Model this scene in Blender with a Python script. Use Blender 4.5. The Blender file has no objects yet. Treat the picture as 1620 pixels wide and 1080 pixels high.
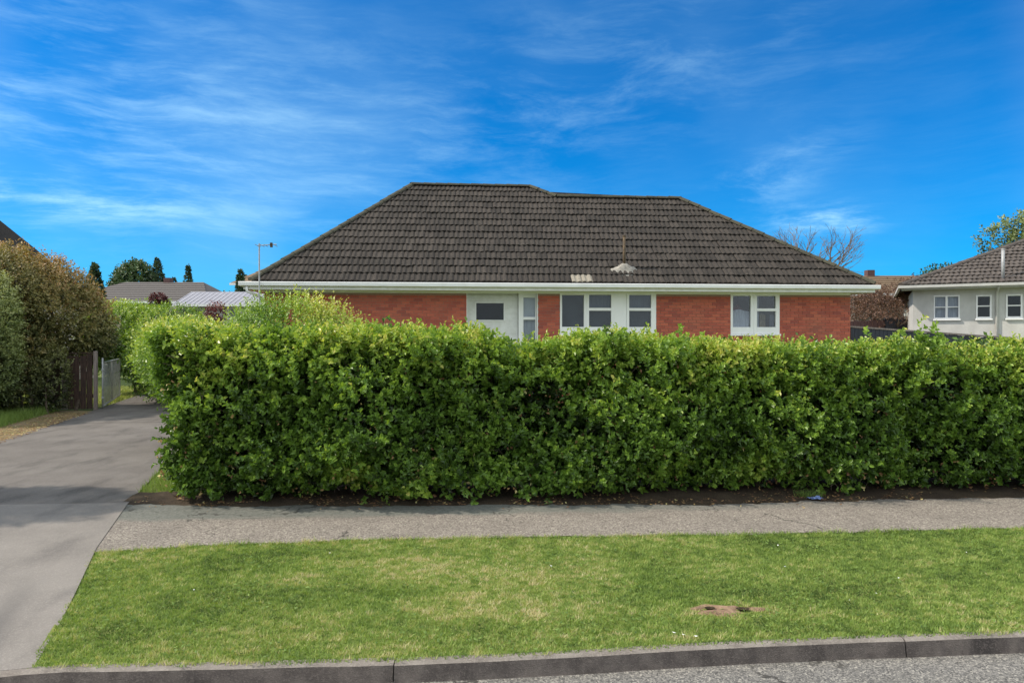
import bpy, math, random
import numpy as np
from mathutils import Vector, Matrix
rad = math.radians
random.seed(7)
rng = np.random.default_rng(11)
S = bpy.context.scene
C = S.collection

# ------------------------------------------------------------------ camera
cd = bpy.data.cameras.new('camera')
cam = bpy.data.objects.new('camera', cd); C.objects.link(cam)
cd.sensor_width = 36; cd.lens = 36*1100/1620
cd.clip_start = .05; cd.clip_end = 3000
cam.location = (0, 0, 1.8); cam.rotation_euler = (rad(90-.26), 0, 0)
S.camera = cam

# ------------------------------------------------------------------ exposure, sun, sky
S.view_settings.view_transform = 'Standard'; S.view_settings.look = 'None'
S.view_settings.gamma = 1; S.view_settings.use_curve_mapping = False
S.view_settings.exposure = .88
SUN_EL, SUN_AZ = rad(45), rad(-94)
sdir = Vector((math.sin(SUN_AZ)*math.cos(SUN_EL), math.cos(SUN_AZ)*math.cos(SUN_EL), math.sin(SUN_EL)))
sl = bpy.data.lights.new('sun', 'SUN'); sl.energy = 2.6; sl.angle = rad(1.0); sl.color = (1, .90, .76)
so = bpy.data.objects.new('sun', sl); C.objects.link(so)
so.rotation_euler = sdir.to_track_quat('Z', 'Y').to_euler()

class NT:
    """small helper for building node trees"""
    def __init__(s, tree): s.t = tree; s.n = tree.nodes; s.l = tree.links
    def new(s, typ, **kw):
        n = s.n.new(typ)
        for k, v in kw.items(): setattr(n, k, v)
        return n
    def put(s, sock, v):
        if hasattr(v, 'is_output') or isinstance(v, bpy.types.NodeSocket): s.l.new(v, sock)
        else:
            if isinstance(v, (tuple, list)) and len(v) == 3 and sock.type == 'RGBA': v = (*v, 1)
            sock.default_value = v
    def m(s, op, a, b=None, c=None, clamp=False):
        n = s.new('ShaderNodeMath', operation=op); n.use_clamp = clamp
        s.put(n.inputs[0], a)
        if b is not None: s.put(n.inputs[1], b)
        if c is not None: s.put(n.inputs[2], c)
        return n.outputs[0]
    def vm(s, op, a, b=None, out=0):
        n = s.new('ShaderNodeVectorMath', operation=op)
        s.put(n.inputs[0], a)
        if b is not None: s.put(n.inputs[1], b)
        return n.outputs[out]
    def mix(s, f, a, b, blend='MIX'):
        n = s.new('ShaderNodeMix', data_type='RGBA', blend_type=blend)
        s.put(n.inputs[0], f); s.put(n.inputs[6], a); s.put(n.inputs[7], b)
        return n.outputs[2]
    def noise(s, vec, scale, detail=4, rough=.55, dist=0):
        n = s.new('ShaderNodeTexNoise')
        if vec is not None: s.put(n.inputs['Vector'], vec)
        n.inputs['Scale'].default_value = scale; n.inputs['Detail'].default_value = detail
        n.inputs['Roughness'].default_value = rough; n.inputs['Distortion'].default_value = dist
        return n.outputs[0]
    def ramp(s, f, *stops):
        n = s.new('ShaderNodeValToRGB'); e = n.color_ramp.elements
        s.put(n.inputs[0], f)
        while len(e) < len(stops): e.new(.5)
        for i, (p, c) in enumerate(stops):
            e[i].position = p; e[i].color = (*c, 1) if isinstance(c, (tuple, list)) else (c, c, c, 1)
        return n.outputs[0]
    def mr(s, v, a, b, c=0, d=1, smooth=True):
        n = s.new('ShaderNodeMapRange'); n.interpolation_type = 'SMOOTHSTEP' if smooth else 'LINEAR'
        for i, x in enumerate((v, a, b, c, d)): s.put(n.inputs[i], x)
        return n.outputs[0]
    def mapping(s, v, loc=(0,0,0), rot=(0,0,0), scale=(1,1,1)):
        n = s.new('ShaderNodeMapping'); s.put(n.inputs[0], v)
        n.inputs[1].default_value = loc; n.inputs[2].default_value = rot; n.inputs[3].default_value = scale
        return n.outputs[0]

w = bpy.data.worlds.new('World'); S.world = w; w.use_nodes = True
t = NT(w.node_tree); t.n.clear()
sky = t.new('ShaderNodeTexSky'); sky.sky_type = 'NISHITA'; sky.sun_disc = False
sky.sun_elevation = SUN_EL; sky.sun_rotation = SUN_AZ
sky.air_density = 1.0; sky.dust_density = .3; sky.ozone_density = 3.0
d = t.new('ShaderNodeTexCoord').outputs['Generated']
skc = t.mix(1.0, sky.outputs[0], (.018, .66, 1.22), 'MULTIPLY')
def blob(px, py, sx, sy, rot=0.):
    """soft weight round the sky direction of a wisp bank"""
    v = Vector(((px-810)/1100, 1, (535-py)/1100)).normalized()
    q = t.vm('SUBTRACT', d, tuple(v))
    q = t.mapping(q, rot=(0, rot, 0))
    q = t.vm('MULTIPLY', q, (1100/sx, 1100/sx, 1100/sy))
    l = t.vm('LENGTH', q, out=1)
    return t.mr(l, 0, 1.5, 1, 0)
warp = t.new('ShaderNodeTexNoise'); t.put(warp.inputs['Vector'], d); warp.inputs['Scale'].default_value = 3; warp.inputs['Detail'].default_value = 3
wv = t.vm('MULTIPLY', t.vm('SUBTRACT', warp.outputs['Color'], (.5,.5,.5)), (.15,.15,.06))
dw = t.vm('ADD', d, wv)
st1 = t.noise(t.mapping(dw, rot=(0, rad(-4), 0), scale=(2.0, 2.0, 13)), 2.6, 10, .66, .15)      # flat streaks
st2 = t.noise(t.mapping(dw, rot=(0, rad(20), 0), scale=(2.0, 2.0, 8.5)), 2.7, 10, .68, .25)      # slanting streaks
big = t.noise(dw, 2.6, 3, .5)
def add(*a):
    r = a[0]
    for x in a[1:]: r = t.m('ADD', r, x)
    return r
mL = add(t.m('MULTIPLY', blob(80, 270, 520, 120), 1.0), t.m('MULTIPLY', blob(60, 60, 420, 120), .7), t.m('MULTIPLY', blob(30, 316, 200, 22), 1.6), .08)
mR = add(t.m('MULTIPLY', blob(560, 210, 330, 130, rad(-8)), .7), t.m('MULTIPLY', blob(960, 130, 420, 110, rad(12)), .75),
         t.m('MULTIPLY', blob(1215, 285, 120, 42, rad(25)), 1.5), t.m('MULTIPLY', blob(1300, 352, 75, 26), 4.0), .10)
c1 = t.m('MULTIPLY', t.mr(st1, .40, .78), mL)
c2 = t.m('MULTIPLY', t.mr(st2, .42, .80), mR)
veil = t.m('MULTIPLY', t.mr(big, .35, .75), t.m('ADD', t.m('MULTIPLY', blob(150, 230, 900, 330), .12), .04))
gap = t.vm('LENGTH', t.vm('SUBTRACT', d, (0, .985, .17)), out=1)   # white cloud added outside the view as fill light, left clear ahead
fill_cloud = t.m('MULTIPLY', t.mr(gap, .58, 1.05), t.mr(big, .15, .6, .68, .95))
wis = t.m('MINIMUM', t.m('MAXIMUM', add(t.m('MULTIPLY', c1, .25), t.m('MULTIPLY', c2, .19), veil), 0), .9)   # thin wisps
cl = t.m('MINIMUM', fill_cloud, .9)
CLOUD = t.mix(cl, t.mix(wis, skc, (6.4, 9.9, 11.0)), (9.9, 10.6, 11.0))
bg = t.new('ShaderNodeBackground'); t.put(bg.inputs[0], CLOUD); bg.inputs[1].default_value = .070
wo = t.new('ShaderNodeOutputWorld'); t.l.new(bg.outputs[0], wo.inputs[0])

# ------------------------------------------------------------------ helpers
def prop(o, label=None, cat=None, group=None, kind=None):
    if label: o['label'] = label
    if cat: o['category'] = cat
    if group: o['group'] = group
    if kind: o['kind'] = kind
    return o
def empty(name, loc, rz=0, **k):
    o = bpy.data.objects.new(name, None); C.objects.link(o)
    o.location = loc; o.rotation_euler = (0, 0, rz); o.empty_display_size = .2
    return prop(o, **k)

class MB:
    """collects shapes, links them as one mesh object"""
    def __init__(s): s.v = []; s.f = []
    def raw(s, v, f):
        b = len(s.v); s.v += [tuple(x) for x in v]; s.f += [tuple(b+i for i in q) for q in f]; return s
    def box(s, x0, x1, y0, y1, z0, z1):
        return s.raw([(x0,y0,z0),(x1,y0,z0),(x1,y1,z0),(x0,y1,z0),(x0,y0,z1),(x1,y0,z1),(x1,y1,z1),(x0,y1,z1)],
            [(0,3,2,1),(4,5,6,7),(0,1,5,4),(1,2,6,5),(2,3,7,6),(3,0,4,7)])
    def tube(s, pts, rs, n=8, cap=True):
        pts = [Vector(p) for p in pts]
        if not hasattr(rs, '__len__'): rs = [rs]*len(pts)
        b = len(s.v); prev = None
        for i, p in enumerate(pts):
            a = pts[min(i+1, len(pts)-1)] - pts[max(i-1, 0)]
            a.normalize()
            if prev is None: u = a.orthogonal().normalized()
            else: u = (prev - a*prev.dot(a)).normalized()
            prev = u; v = a.cross(u)
            for k in range(n):
                th = 2*math.pi*k/n
                q = p + (u*math.cos(th) + v*math.sin(th))*rs[i]
                s.v.append(tuple(q))
        for i in range(len(pts)-1):
            for k in range(n):
                k2 = (k+1) % n
                s.f.append((b+i*n+k, b+i*n+k2, b+(i+1)*n+k2, b+(i+1)*n+k))
        if cap:
            s.f.append(tuple(b+k for k in range(n))[::-1]); s.f.append(tuple(b+(len(pts)-1)*n+k for k in range(n)))
        return s
    def prism(s, poly, z0, z1):
        n = len(poly)
        return s.raw([(x,y,z0) for x,y in poly]+[(x,y,z1) for x,y in poly],
            [tuple(range(n))[::-1], tuple(range(n,2*n))]+[(i,(i+1)%n,n+(i+1)%n,n+i) for i in range(n)])
    def mesh(s, name):
        me = bpy.data.meshes.new(name); me.from_pydata(s.v, [], s.f); me.update(); return me
    def build(s, name, m, parent=None, smooth=False, **k):
        me = s.mesh(name); me.materials.append(m)
        if smooth: me.polygons.foreach_set('use_smooth', [True]*len(me.polygons))
        return link(name, me, parent, **k)
def link(name, me, parent=None, **k):
    o = bpy.data.objects.new(name, me); C.objects.link(o)
    if parent: o.parent = parent
    return prop(o, **k)
def bevel(o, w=.006, seg=1):
    m = o.modifiers.new('bevel', 'BEVEL'); m.width = w; m.segments = seg; m.limit_method = 'ANGLE'; m.harden_normals = False
    return o
def np_mesh(name, V, F, tint=None):
    """numpy verts (n,3), faces (m,k) all the same size, tint per vertex"""
    me = bpy.data.meshes.new(name)
    n, k = F.shape
    me.vertices.add(len(V)); me.vertices.foreach_set('co', V.astype(np.float32).ravel())
    me.loops.add(n*k); me.loops.foreach_set('vertex_index', F.astype(np.int32).ravel())
    me.polygons.add(n); me.polygons.foreach_set('loop_start', np.arange(0, n*k, k, dtype=np.int32))
    me.update(calc_edges=True); me.shade_flat()
    if tint is not None:
        a = me.attributes.new('tint', 'FLOAT', 'POINT'); a.data.foreach_set('value', tint.astype(np.float32))
    return me
LAT = rng.random((32, 32, 32))
def vnoise(P, scale=1., seed=0):
    P = np.asarray(P)*scale + seed*7.31 + 500
    i = np.floor(P).astype(int); f = P-i; f = f*f*(3-2*f); r = 0
    for dx in (0, 1):
        for dy in (0, 1):
            for dz in (0, 1):
                wgt = (f[:,0] if dx else 1-f[:,0])*(f[:,1] if dy else 1-f[:,1])*(f[:,2] if dz else 1-f[:,2])
                r = r + wgt*LAT[(i[:,0]+dx) % 32, (i[:,1]+dy) % 32, (i[:,2]+dz) % 32]
    return r
def norm(a): return a/np.maximum(np.linalg.norm(a, axis=1, keepdims=True), 1e-9)

# ------------------------------------------------------------------ materials
def material(name):
    m = bpy.data.materials.new(name); m.use_nodes = True
    t = NT(m.node_tree); b = t.n['Principled BSDF']
    return m, t, b
def simple(name, c1, c2=None, scale=6, rough=.7, bump=0, bscale=60, spec=.4, detail=6, stretch=(1,1,1), lo=.3, hi=.7):
    m, t, b = material(name)
    pos = t.mapping(t.new('ShaderNodeNewGeometry').outputs['Position'], scale=stretch)
    c2 = c2 or tuple(x*.8 for x in c1)
    n = t.noise(pos, scale, detail, .6)
    col = t.mix(t.mr(n, lo, hi), c1, c2)
    t.put(b.inputs['Base Color'], col)
    b.inputs['Roughness'].default_value = rough; b.inputs['Specular IOR Level'].default_value = spec
    if bump:
        bn = t.new('ShaderNodeBump'); bn.inputs['Strength'].default_value = bump; bn.inputs['Distance'].default_value = .01
        t.put(bn.inputs['Height'], t.noise(pos, bscale, 5, .65)); t.put(b.inputs['Normal'], bn.outputs[0])
    return m
def leafmat(name, stops, rough=.38, trans=.3, spec=.5):
    m, t, b = material(name)
    a = t.new('ShaderNodeAttribute', attribute_name='tint').outputs['Fac']
    col = t.ramp(a, *stops)
    t.put(b.inputs['Base Color'], col); b.inputs['Roughness'].default_value = rough
    b.inputs['Specular IOR Level'].default_value = spec
    tr = t.new('ShaderNodeBsdfTranslucent'); t.put(tr.inputs[0], t.mix(1, col, (1.35, 1.3, .55), 'MULTIPLY'))
    mx = t.new('ShaderNodeMixShader'); mx.inputs[0].default_value = trans
    t.l.new(b.outputs[0], mx.inputs[1]); t.l.new(tr.outputs[0], mx.inputs[2])
    t.l.new(mx.outputs[0], t.n['Material Output'].inputs[0])
    return m
M = {}
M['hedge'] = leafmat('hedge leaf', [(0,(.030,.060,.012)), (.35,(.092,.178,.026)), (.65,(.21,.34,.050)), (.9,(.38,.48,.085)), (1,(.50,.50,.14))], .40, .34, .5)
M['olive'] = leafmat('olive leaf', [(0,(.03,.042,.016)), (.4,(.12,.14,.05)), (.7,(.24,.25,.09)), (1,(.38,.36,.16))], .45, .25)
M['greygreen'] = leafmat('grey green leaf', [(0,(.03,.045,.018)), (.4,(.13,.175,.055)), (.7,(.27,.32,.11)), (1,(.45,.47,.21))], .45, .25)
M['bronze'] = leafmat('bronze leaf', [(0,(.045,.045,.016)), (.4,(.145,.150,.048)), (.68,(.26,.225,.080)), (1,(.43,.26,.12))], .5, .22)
M['darkleaf'] = leafmat('dark tree leaf', [(0,(.010,.026,.010)), (.5,(.028,.06,.018)), (1,(.07,.12,.035))], .5, .15)
M['redleaf'] = leafmat('reddish leaf', [(0,(.05,.028,.02)), (.5,(.13,.065,.045)), (1,(.24,.14,.09))], .6, .15)
M['crimson'] = leafmat('crimson leaf', [(0,(.03,.008,.01)), (1,(.16,.03,.03))], .5, .15)
M['litter'] = leafmat('fallen leaf', [(0,(.06,.03,.018)), (.5,(.20,.10,.045)), (.8,(.38,.26,.10)), (1,(.55,.50,.22))], .7, .1)
M['blade'] = leafmat('grass blade', [(0,(.055,.10,.026)), (.30,(.15,.235,.055)), (.6,(.26,.36,.09)), (.82,(.40,.41,.17)), (1,(.56,.50,.32))], .6, .3, .25)
M['bark'] = simple('bark', (.12,.09,.065), (.055,.04,.03), 20, .9, .4, 60)
M['palebark'] = simple('pale bark', (.22,.17,.13), (.11,.085,.065), 14, .9)
M['white'] = simple('white paint', (.86,.86,.86), (.80,.80,.80), 3, .45, .05, 40, stretch=(1,1,.4))
M['whiteold'] = simple('weathered white paint', (.78,.78,.77), (.66,.66,.64), 5, .5, .08, 40)
M['gutter'] = simple('gutter paint', (.86,.86,.86), (.78,.78,.77), 2.5, .35)
M['mortar'] = simple('mortar', (.36,.25,.20), (.27,.17,.13), 30, .95)
M['dark'] = simple('dark interior', (.018,.018,.02), (.012,.012,.014), 3, .9)
M['blind'] = simple('roller blind', (.075,.085,.095), (.055,.062,.07), 3, .8)
M['net'] = simple('net curtain', (.70,.70,.72), (.50,.50,.54), 12, .9, stretch=(3,3,.2))
M['netb'] = simple('blue net curtain', (.20,.225,.25), (.14,.16,.19), 12, .9, stretch=(3,3,.3))
M['tan'] = simple('tan cloth', (.36,.28,.16), (.22,.17,.1), 20, .9)
M['redcloth'] = simple('dark red cloth', (.16,.03,.03), (.10,.02,.025), 20, .9)
M['zinc'] = simple('galvanised metal', (.42,.43,.44), (.26,.27,.28), 12, .45, spec=.5)
M['brownpipe'] = simple('rusty pipe', (.13,.09,.05), (.06,.045,.03), 12, .8)
M['cement'] = simple('pale cement', (.34,.32,.28), (.18,.17,.15), 14, .9, .5, 30)
M['fence'] = simple('dark stained timber', (.090,.052,.040), (.035,.024,.020), 7, .85, .4, 40, stretch=(6,6,.6))
M['fencegrey'] = simple('weathered timber', (.30,.25,.23), (.15,.12,.11), 7, .85, .4, 40, stretch=(6,6,.6))
M['fencedark'] = simple('dark fence paling', (.050,.055,.075), (.025,.027,.036), 9, .8, .3, 40, stretch=(5,5,.5))
M['fencered'] = simple('dull red paling', (.14,.075,.07), (.07,.04,.04), 9, .8, .3, 40, stretch=(5,5,.5))
M['stucco'] = simple('painted stucco', (.56,.555,.53), (.47,.465,.445), 3, .85, .7, 55, stretch=(1,1,.6))
M['plaster'] = simple('pale plaster', (.50,.50,.48), (.42,.42,.41), 4, .85)
M['creamwall'] = simple('cream wall', (.62,.58,.50), (.50,.46,.40), 4, .85)
M['blue'] = simple('blue plastic', (.10,.16,.38), (.25,.33,.55), 40, .4)
M['paint_dirty'] = simple('dirty board', (.30,.27,.24), (.2,.18,.16), 10, .8)

def glassmat():
    m, t, b = material('window glass')
    t.n.remove(b)
    tr = t.new('ShaderNodeBsdfTransparent'); tr.inputs[0].default_value = (.80,.83,.86,1)
    gl = t.new('ShaderNodeBsdfGlossy'); gl.inputs['Roughness'].default_value = .03
    lw = t.new('ShaderNodeLayerWeight'); lw.inputs[0].default_value = .5
    mx = t.new('ShaderNodeMixShader'); t.put(mx.inputs[0], t.m('ADD', t.m('MULTIPLY', lw.outputs[1], .3), .022))
    t.l.new(tr.outputs[0], mx.inputs[1]); t.l.new(gl.outputs[0], mx.inputs[2])
    t.l.new(mx.outputs[0], t.n['Material Output'].inputs[0]); return m
M['glass'] = glassmat()

def brickmat():
    m, t, b = material('red brick')
    pos = t.new('ShaderNodeNewGeometry').outputs['Position']
    wn = t.new('ShaderNodeTexWhiteNoise', noise_dimensions='3D')
    a = t.new('ShaderNodeAttribute', attribute_name='tint').outputs['Fac']
    rnd = t.new('ShaderNodeObjectInfo').outputs['Random']
    r = t.m('FRACT', t.m('ADD', a, rnd))
    c = t.ramp(r, (0,(.36,.080,.052)), (.3,(.45,.105,.066)), (.6,(.53,.138,.080)), (.85,(.42,.098,.064)), (1,(.30,.070,.054)))
    c = t.mix(t.m('MULTIPLY', t.mr(t.noise(pos, 1.2, 4), .4, .75), .35), c, (.34,.14,.09))
    c = t.mix(t.m('MULTIPLY', t.mr(t.noise(pos, 45, 4), .35, .75), .25), c, (.22,.06,.04))
    t.put(b.inputs['Base Color'], c); b.inputs['Roughness'].default_value = .85
    bn = t.new('ShaderNodeBump'); bn.inputs['Strength'].default_value = .5; bn.inputs['Distance'].default_value = .006
    t.put(bn.inputs['Height'], t.noise(pos, 90, 4, .6)); t.put(b.inputs['Normal'], bn.outputs[0]); return m
M['brick'] = brickmat()

def tilemat(name, a, b_, lich, amt=.5):
    m, t, b = material(name)
    pos = t.new('ShaderNodeNewGeometry').outputs['Position']
    at = t.new('ShaderNodeAttribute', attribute_name='tint').outputs['Fac']
    rnd = t.new('ShaderNodeObjectInfo').outputs['Random']
    r = t.m('FRACT', t.m('ADD', at, rnd))
    c = t.mix(r, a, b_)
    n1 = t.noise(pos, 9, 8, .7); n2 = t.noise(pos, 1.1, 5, .6); n3 = t.noise(pos, 38, 6, .7)
    c = t.mix(t.m('MULTIPLY', t.mr(n3, .5, .72), t.mr(n2, .35, .7, .15, amt)), c, lich)
    c = t.mix(t.m('MULTIPLY', t.mr(n1, .48, .7), .6), c, tuple(x*.45 for x in a))
    t.put(b.inputs['Base Color'], c); b.inputs['Roughness'].default_value = .88; b.inputs['Specular IOR Level'].default_value = .25
    bn = t.new('ShaderNodeBump'); bn.inputs['Strength'].default_value = .6; bn.inputs['Distance'].default_value = .008
    t.put(bn.inputs['Height'], n3); t.put(b.inputs['Normal'], bn.outputs[0]); return m
M['tile'] = tilemat('charcoal roof tile', (.029,.025,.022), (.052,.044,.038), (.20,.185,.15), .5)
M['tilecap'] = tilemat('mossy ridge tile', (.050,.050,.038), (.075,.072,.05), (.20,.20,.13), .7)
M['tilepale'] = tilemat('pale lichened tile', (.24,.215,.175), (.29,.265,.215), (.40,.37,.3), .5)
M['tilebrown'] = tilemat('brown grey roof tile', (.075,.064,.058), (.105,.090,.080), (.20,.17,.14), .5)
M['tilefar'] = tilemat('far grey roof tile', (.115,.105,.10), (.15,.135,.125), (.22,.20,.17), .5)
M['tilewarm'] = tilemat('far brown roof tile', (.13,.09,.055), (.20,.14,.09), (.32,.25,.17), .7)
M['paleroof'] = simple('pale corrugated roof', (.31,.31,.345), (.25,.25,.28), 4, .55)

def concrete(name, a, b_, dark, scale=1.4, stains=.6, bump=.35):
    m, t, b = material(name)
    pos = t.new('ShaderNodeNewGeometry').outputs['Position']
    n1 = t.noise(pos, scale, 7, .6); n2 = t.noise(pos, 260, 3, .7)
    st = t.noise(t.mapping(pos, rot=(0,0,rad(17)), scale=(2.2,.7,1)), 1.1, 6, .65)
    ag = t.new('ShaderNodeTexVoronoi'); ag.inputs['Scale'].default_value = 130; t.put(ag.inputs['Vector'], pos)
    c = t.mix(t.mr(n1, .3, .7), a, b_)
    c = t.mix(t.m('MULTIPLY', t.mr(st, .48, .72), stains), c, dark)
    c = t.mix(t.m('MULTIPLY', t.mr(n2, .4, .75), .35), c, tuple(x*.5 for x in a))
    sp = t.new('ShaderNodeSeparateColor'); t.l.new(ag.outputs['Color'], sp.inputs[0])
    c = t.mix(t.m('MULTIPLY', t.mr(sp.outputs[0], .6, 1), .3), c, tuple(min(1, x*1.5) for x in a))
    if name == 'pale concrete':   # dark tyre rub along the right side of the crossing
        ln = t.vm('DOT_PRODUCT', t.vm('SUBTRACT', pos, (-3.02, 3.8, 0)), (.925, .38, 0), out=1)
        wv_ = t.m('ADD', ln, t.m('MULTIPLY', t.m('SUBTRACT', st, .5), .25))
        rub = t.m('MULTIPLY', t.mr(t.m('ABSOLUTE', wv_), .02, .16, 1, 0), t.mr(t.vm('DOT_PRODUCT', pos, (0, 1, 0), out=1), 4.2, 5.6, 1, 0))
        c = t.mix(t.m('MULTIPLY', rub, .6), c, (.10,.094,.09))
    t.put(b.inputs['Base Color'], c); b.inputs['Roughness'].default_value = .9; b.inputs['Specular IOR Level'].default_value = .3
    bn = t.new('ShaderNodeBump'); bn.inputs['Strength'].default_value = bump; bn.inputs['Distance'].default_value = .006
    t.put(bn.inputs['Height'], t.m('ADD', n2, t.m('MULTIPLY', ag.outputs[0], .6))); t.put(b.inputs['Normal'], bn.outputs[0]); return m
M['concrete'] = concrete('pale concrete', (.225,.206,.188), (.175,.160,.146), (.12,.11,.104), 1.6, .75)
M['oldconcrete'] = concrete('weathered driveway concrete', (.165,.150,.137), (.118,.106,.097), (.068,.062,.057), 1.3, .85)
M['kerb'] = concrete('weathered kerb concrete', (.17,.145,.13), (.09,.076,.07), (.035,.030,.030), 9.0, .9, 1.2)
M['kerbtop'] = concrete('worn kerb top', (.28,.25,.22), (.19,.165,.145), (.10,.088,.075), 7, .6, .8)

def chipseal(name, cols, rough=.95, sc=110, hedge_band=None):
    m, t, b = material(name)
    pos = t.new('ShaderNodeNewGeometry').outputs['Position']
    vo = t.new('ShaderNodeTexVoronoi'); vo.inputs['Scale'].default_value = sc; t.put(vo.inputs['Vector'], pos)
    sp = t.new('ShaderNodeSeparateColor'); t.l.new(vo.outputs['Color'], sp.inputs[0])
    c = t.ramp(sp.outputs[0], *cols)
    n = t.noise(pos, 1.6, 6, .6); n4 = t.noise(pos, 22, 5, .7)
    c = t.mix(t.m('MULTIPLY', t.mr(n, .42, .7), .35), c, tuple(x*.6 for x in cols[1][1]))
    c = t.mix(t.m('MULTIPLY', t.mr(n4, .5, .72), .55), c, tuple(x*.42 for x in cols[1][1]))
    if hedge_band:   # grey-green band along the hedge side of the path
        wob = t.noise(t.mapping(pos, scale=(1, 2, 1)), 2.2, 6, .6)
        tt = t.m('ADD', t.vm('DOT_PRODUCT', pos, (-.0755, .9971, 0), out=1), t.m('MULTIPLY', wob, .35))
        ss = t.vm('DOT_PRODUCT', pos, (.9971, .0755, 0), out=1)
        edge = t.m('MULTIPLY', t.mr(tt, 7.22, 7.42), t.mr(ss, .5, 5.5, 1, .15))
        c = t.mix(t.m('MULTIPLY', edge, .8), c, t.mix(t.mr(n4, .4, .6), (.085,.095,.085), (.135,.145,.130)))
    cv = t.new('ShaderNodeTexVoronoi'); cv.feature = 'DISTANCE_TO_EDGE'; cv.inputs['Scale'].default_value = .8
    cw = t.new('ShaderNodeTexNoise'); cw.inputs['Scale'].default_value = 5; cw.inputs['Detail'].default_value = 6; t.put(cw.inputs['Vector'], pos)
    t.put(cv.inputs['Vector'], t.vm('ADD', pos, t.vm('MULTIPLY', cw.outputs['Color'], (.5,.5,0))))
    crk = t.m('MULTIPLY', t.mr(cv.outputs[0], .003, .008, 1, 0), t.mr(t.noise(pos, .9, 3), .48, .56))
    c = t.mix(t.m('MULTIPLY', crk, .8), c, (.03,.028,.025))
    t.put(b.inputs['Base Color'], c); b.inputs['Roughness'].default_value = rough; b.inputs['Specular IOR Level'].default_value = .3
    bn = t.new('ShaderNodeBump'); bn.inputs['Strength'].default_value = .3; bn.inputs['Distance'].default_value = .004
    t.put(bn.inputs['Height'], vo.outputs[0]); t.put(b.inputs['Normal'], bn.outputs[0]); return m
M['path'] = chipseal('footpath seal', [(0,(.09,.078,.070)), (.35,(.175,.153,.134)), (.75,(.25,.222,.192)), (1,(.36,.33,.28))], sc=95, hedge_band=True)
M['road'] = chipseal('chip seal road', [(0,(.06,.058,.056)), (.35,(.13,.125,.118)), (.75,(.20,.19,.175)), (1,(.34,.32,.28))], sc=120)

def soilmat(name, a, b_, c_, sc=2.5, bump=.8):
    m, t, b = material(name)
    pos = t.new('ShaderNodeNewGeometry').outputs['Position']
    n1 = t.noise(pos, sc, 8, .65); n2 = t.noise(pos, 45, 6, .7)
    c = t.mix(t.mr(n1, .35, .65), a, b_); c = t.mix(t.m('MULTIPLY', t.mr(n2, .45, .7), .7), c, c_)
    t.put(b.inputs['Base Color'], c); b.inputs['Roughness'].default_value = .95; b.inputs['Specular IOR Level'].default_value = .2
    bn = t.new('ShaderNodeBump'); bn.inputs['Strength'].default_value = bump; bn.inputs['Distance'].default_value = .02
    t.put(bn.inputs['Height'], n2); t.put(b.inputs['Normal'], bn.outputs[0]); return m
M['ground'] = soilmat('rough lawn', (.10,.15,.035), (.16,.18,.06), (.06,.09,.02), 1.2)
M['turf'] = soilmat('turf soil', (.13,.19,.040), (.20,.22,.065), (.08,.11,.025), 1.5)
M['dirt'] = soilmat('dark garden soil', (.050,.036,.025), (.078,.058,.038), (.028,.020,.014), 3)
M['verge'] = soilmat('dry leafy verge', (.26,.20,.13), (.17,.15,.06), (.12,.085,.05), 2)
M['bare'] = soilmat('bare brown earth', (.34,.23,.155), (.23,.15,.10), (.12,.08,.055), 6)

# ------------------------------------------------------------------ ground, road, kerb, path, driveway
YA = rad(4.33)
def L2(s, t_): return (s*math.cos(YA)-t_*math.sin(YA), s*math.sin(YA)+t_*math.cos(YA))   # street frame -> world
KERB = [(-60,.55),(-25,2.3),(-8,3.46),(-4.5,3.68),(-2.59,3.79),(-1.6,3.83),(-.74,3.875),(.2,3.96),(1.08,4.08),(2.1,4.175),(3.14,4.258),(6,4.46),(25,5.9),(60,8.5)]
back = [(-1500,1500),(1500,1500)]
KG = KERB[:3]+[(-7.4,3.5),(-7.3,5.2),(-3.4,5.2),(-2.86,4.4),(-2.72,3.785)]+KERB[4:]
b = MB(); n = len(KG)
b.raw([(-1500,-60,-.022)]+[(x,y,-.022) for x,y in KG]+[(1500,60,-.022),(1500,2500,-.022),(-1500,2500,-.022)], [tuple(range(n+4))])
n = len(KERB)
b.build('ground', M['ground'], kind='structure')
b = MB(); b.raw([(-1500,-60,-.10)]+[(x,y-.02,-.10) for x,y in KERB]+[(1500,60,-.10),(1500,-1500,-.10),(-1500,-1500,-.10)], [tuple(range(n+4))[::-1]])
b.build('road', M['road'], kind='structure')
# the two far half-lines of ground/road left and right of the kerb ends meet at the kerb polyline
kerb = empty('kerb', (0,0,0), kind='structure')
def kz(x): return -.085 if x < -3.6 else (0 if x > -2.55 else -.085*(x+2.55)/(-1.05))
def interp(x): return float(np.interp(x, [p[0] for p in KERB], [p[1] for p in KERB]))
KW = .045
def kerb_piece(x0, x1, dz=0., dy=0.):
    v = []; f = []
    xs = np.linspace(x0, x1, 14); xs = np.where(np.arange(14) % 13 == 0, xs, xs+0)
    for x in xs:
        y = interp(x)+dy; z = kz(x)+dz
        jj = (math.sin(x*9.7)+math.sin(x*23.1+1))*.0022
        v += [(x,y+.03,-.10),(x,y+.03,z),(x,y-KW+.02,z+.001+jj*.4),(x,y-KW+.002+jj,z-.010),(x,y-KW-.012+jj,-.088),(x,y-KW-.018+jj,-.115)]
    for i in range(13):
        a = i*6; c = a+6
        f += [(a+k, c+k, c+k+1, a+k+1) for k in range(5)]
    f += [(0,1,2,3,4,5), tuple(13*6+k for k in (5,4,3,2,1,0))]
    return v, f
cuts = [-14,-9,-5.6,-3.55,-.655,2.35,5.4,8.5,12]
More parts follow.
